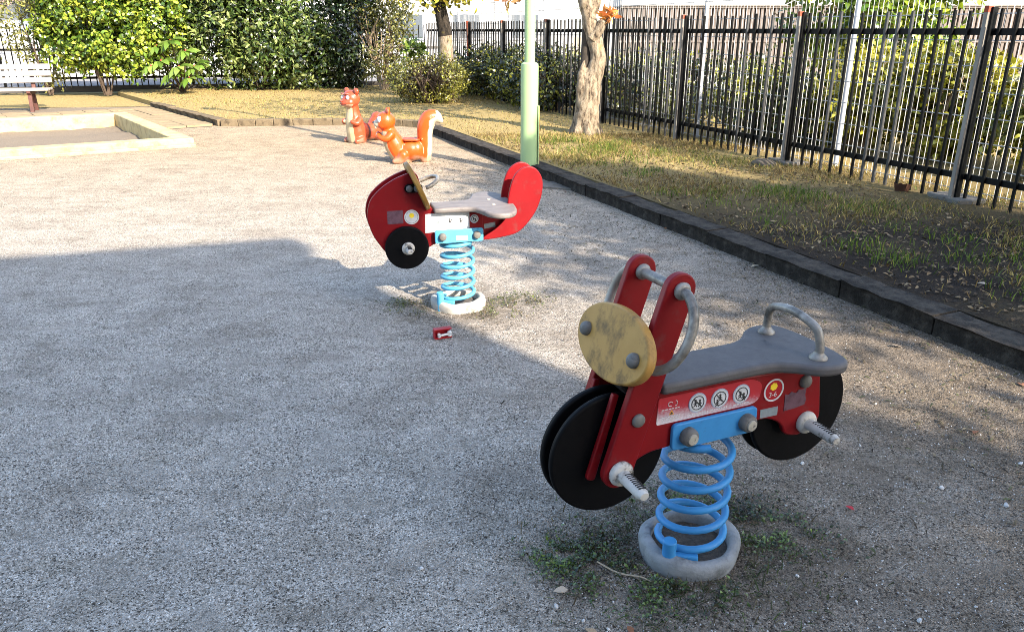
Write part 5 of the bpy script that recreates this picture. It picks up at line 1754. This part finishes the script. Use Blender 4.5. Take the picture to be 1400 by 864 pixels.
# weeds round the spring feet
def weeds(name, label, cx, cy, spots, n, dark):
    i = rng.integers(0, len(spots), n)
    S = np.array(spots)
    r = rng.normal(size=(n, 2))
    x = cx + S[i, 0] + r[:, 0] * S[i, 2]
    y = cy + S[i, 1] + r[:, 1] * S[i, 2] * .8
    f = fbm(x, y, 9, 4)
    k = (np.hypot(x - cx, y - cy) > .155) & (f > -.18)
    x, y = x[k], y[k]
    m = len(x)
    c = np.stack([x, y, rng.random(m) * .018], 1)
    d = np.stack([rng.normal(size=m), rng.normal(size=m), rng.random(m) * .9], 1)
    V, F = leaf_arrays(c, d, .005 + .012 * rng.random(m) ** 1.7, .5, hint=np.array([0, 0, 1.0]) + rng.normal(size=(m, 3)) * .5)
    o = mesh_np(name, V, F, LEAF, None, np.repeat(palette(m, dark, bias=np.clip(.4 + .5 * fbm(x, y, 5, 7), 0, .95)), 6, axis=0))
    stuff(tag(o, label, "weeds"))


WD = [(.05, .036, .02), (.022, .034, .010), (.048, .078, .018), (.10, .155, .03), (.17, .24, .05)]
weeds("weeds", "low green weeds growing around the foot of the near blue spring", .506, 1.833, [(-.22, -.02, .085), (-.30, .02, .07), (-.12, -.20, .07), (-.25, -.13, .07), (.22, .10, .09), (.30, .06, .07), (.20, .20, .07), (-.02, -.19, .05), (-.02, .22, .07), (-.38, -.05, .05)], 8500, WD)
weeds("weeds", "sparse yellowish weeds around the foot of the far rocker spring", -.289, 3.919, [(-.22, -.08, .10), (.26, .05, .11), (-.30, .04, .06), (.2, -.12, .08), (.36, .08, .08)], 3000, [(.07, .05, .024), (.085, .075, .024), (.075, .09, .018), (.13, .15, .035)])
n = 1500
a = rng.random(n) * 6.283
rr = .16 + np.abs(rng.normal(size=n)) * .15
stuff(tag(grass("grass", .506 + rr * np.cos(a), 1.833 + rr * np.sin(a) * .9, 0.0, .012 + .03 * rng.random(n), .0022 + .002 * rng.random(n), [(.06, .045, .026), (.15, .12, .07), (.03, .05, .012), (.06, .09, .018)], lean=1.3), "thin dry blades among the weeds at the near spring", "grass"))

# loose grains standing proud of the near gravel
n = 60000
x = rng.uniform(-2.2, 2.6, n); y = rng.uniform(.75, 4.2, n)
k = (x < KX(y) - .02) & (rng.random(n) < np.clip(2.0 / (y * y), .15, 1))
x, y = x[k], y[k]
m = len(x)
s = .0016 + .0022 * rng.random(m) ** 2
base = np.array([[1, 0, 0], [-.5, .87, 0], [-.5, -.87, 0], [0, 0, 1.0]])
th = rng.random(m) * 6.283
R = np.stack([np.stack([np.cos(th), -np.sin(th)], 1), np.stack([np.sin(th), np.cos(th)], 1)], 1)
V = np.tile(base[None], (m, 1, 1)) * s[:, None, None] * (1 + .5 * (rng.random((m, 4, 1)) - .5))
V[:, :, :2] = np.einsum('nij,nkj->nki', R, V[:, :, :2])
V += np.stack([x, y, np.zeros(m)], 1)[:, None, :]
F = (np.arange(m) * 4)[:, None, None] + np.array([[0, 1, 3], [1, 2, 3], [2, 0, 3]])[None]
o = mesh_np("gravel_grains", V.reshape(-1, 3), F.reshape(-1, 3), attr_mat("grain", .9, 0, .2), None, np.repeat(palette(m, [(.10, .09, .08), (.26, .245, .225), (.40, .385, .36), (.55, .54, .51)]), 4, axis=0))
stuff(tag(o, "loose grey grit lying on the foreground gravel", "gravel"))

# countable little things: white pebbles and fallen leaves
peb = []
for k in range(4):
    bm = bmesh.new()
    bmesh.ops.create_icosphere(bm, subdivisions=1, radius=1)
    for v in bm.verts:
        v.co *= 1 + .28 * noise.noise(v.co * 1.7 + Vector((k * 5, 0, 0)))
        v.co.z *= .6
    me = bpy.data.meshes.new("pebble")
    bm.to_mesh(me)
    bm.free()
    me.materials.append(STONE)
    peb.append(me)
spots = [(.115, 1.60), (.18, 1.55), (.24, 1.52), (.33, 1.43), (.40, 1.40), (.90, 1.62), (1.03, 1.55), (1.20, 1.60), (1.0, 2.3), (.78, 1.72), (1.25, 2.42), (.86, 2.05), (1.55, 2.05), (1.62, 1.75), (1.30, 1.36), (.95, 1.30), (-.25, 1.75), (-.62, 1.42), (-.9, 2.3), (-.35, 1.25), (-1.2, 1.6), (.05, 2.6), (-.45, 2.7), (.55, 2.95), (1.45, 2.75), (.70, 1.38), (.58, 1.30), (1.12, 1.18), (.02, 1.36), (-.12, 1.50), (1.75, 2.3), (1.40, 2.15), (.86, 2.55), (1.1, 2.62), (.45, 2.4)]
for k, (x, y) in enumerate(spots):
    r = rnd.uniform(.005, .0092)
    o = put("pebble", peb[k % 4], loc=(x, y, r * .35), rot=(rnd.random(), rnd.random(), rnd.random() * 6))
    o.scale = (r, r * rnd.uniform(.7, 1), r)
    tag(o, "small white pebble lying on the grey gravel", "pebble", "white pebbles on the gravel")


def fallen(x, y, z, L, col, a, label, group=None):
    V, F = leaf_arrays(np.array([[0, 0, 0.004]]), np.array([[1, 0, .05]]), np.array([L]), .5, fold=.10, droop=.05, hint=np.array([[0, .2, 1.0]]))
    # give the blade a little thickness
    V2 = np.concatenate([V, V - np.array([0, 0, .0008])])
    F2 = np.concatenate([F, F[:, ::-1] + len(V)])
    o = mesh_np("fallen_leaf", V2, F2, LITTER, None, np.tile(np.array(col), (len(V2), 1)))
    o.location = (x, y, z)
    o.rotation_euler = (rnd.uniform(-.15, .15), rnd.uniform(-.1, .1), a)
    tag(o, label, "leaf", group)


fallen(1.06, 2.02, .003, .030, (.45, .04, .05), 2.2, "small crimson fallen leaf on gravel right of the near rocker")
fallen(1.50, 4.62, .003, .07, (.42, .33, .22), .4, "pale fallen leaf on the gravel by the kerb behind the near rocker")
fallen(1.78, 3.35, .003, .06, (.40, .30, .20), -.5, "pale tan fallen leaf close to the kerb at right")
fallen(1.47, 3.45, .003, .045, (.48, .20, .07), .9, "orange fallen leaf on gravel behind the bike seat handle")
for k, (x, y) in enumerate([(.50, 7.0), (.62, 6.75), (1.9, 3.9), (1.15, 5.6), (2.15, 2.9), (.18, 1.52), (.15, 1.66), (.30, 1.50), (2.35, 5.2), (2.7, 4.9), (2.0, 6.6), (2.5, 6.0), (2.9, 5.3), (3.1, 4.6), (2.6, 4.0), (1.7, 2.5), (1.9, 2.2)]):
    onl = x > KX(y)
    fallen(x, y, LZ + .006 if onl else .003, rnd.uniform(.03, .06), [(.30, .14, .08), (.36, .25, .15), (.40, .33, .25), (.24, .10, .05)][k % 4], rnd.random() * 6, "brown fallen leaf lying on the soil strip" if onl else "dry fallen leaf lying on the gravel", "fallen leaves on the soil strip" if onl else "fallen leaves on the gravel")
MB().tube(spline([(.235, 1.755, .022), (.29, 1.72, .012), (.345, 1.70, .016), (.375, 1.688, .010)], 3), [.0022, .0024, .0026, .0026, .0026, .0025, .0024, .0022, .002, .0015], 5).build("dry_stalk", mat("dry_straw", (.30, .25, .18), .8))
tag(bpy.data.objects["dry_stalk"], "thin pale dry stalk lying across the weeds left of the near spring ring", "stalk")
# stone, shard by the fence foot
bm = bmesh.new()
bmesh.ops.create_icosphere(bm, subdivisions=3, radius=.13)
for v in bm.verts:
    v.co *= 1 + .35 * noise.noise(v.co * 7)
    v.co.z *= .45
me = bpy.data.meshes.new("rock"); bm.to_mesh(me); bm.free(); me.materials.append(ROCK)
tag(put("rock", me, loc=(2.62, 8.02, LZ + .01)), "brown stone in the grass at the foot of the fence", "rock")
mb = MB()
pr0 = [(.068 + .022 * k / 6, .075 * k / 6) for k in range(7)] + [(.082 - .022 * k / 6, .075 - .07 * k / 6) for k in range(7)]
vs = []
na = 12
for i in range(na + 1):
    a = rad(20 + 200 * i / na)
    for (r, z) in pr0:
        vs.append((r * math.cos(a), r * math.sin(a), z * (1 - .25 * abs(math.sin(i * 1.7)))))
q = len(pr0)
mb.add(vs, [(i * q + k, (i + 1) * q + k, (i + 1) * q + k + 1, i * q + k + 1) for i in range(na) for k in range(q - 1)])
tag(mb.build("pot_shard", TERRA, smooth=50, loc=(3.36, 6.62, LZ), rot=(.2, -.1, 3.3)), "broken terracotta pot shard by the fence foot near the weathered post", "pot")
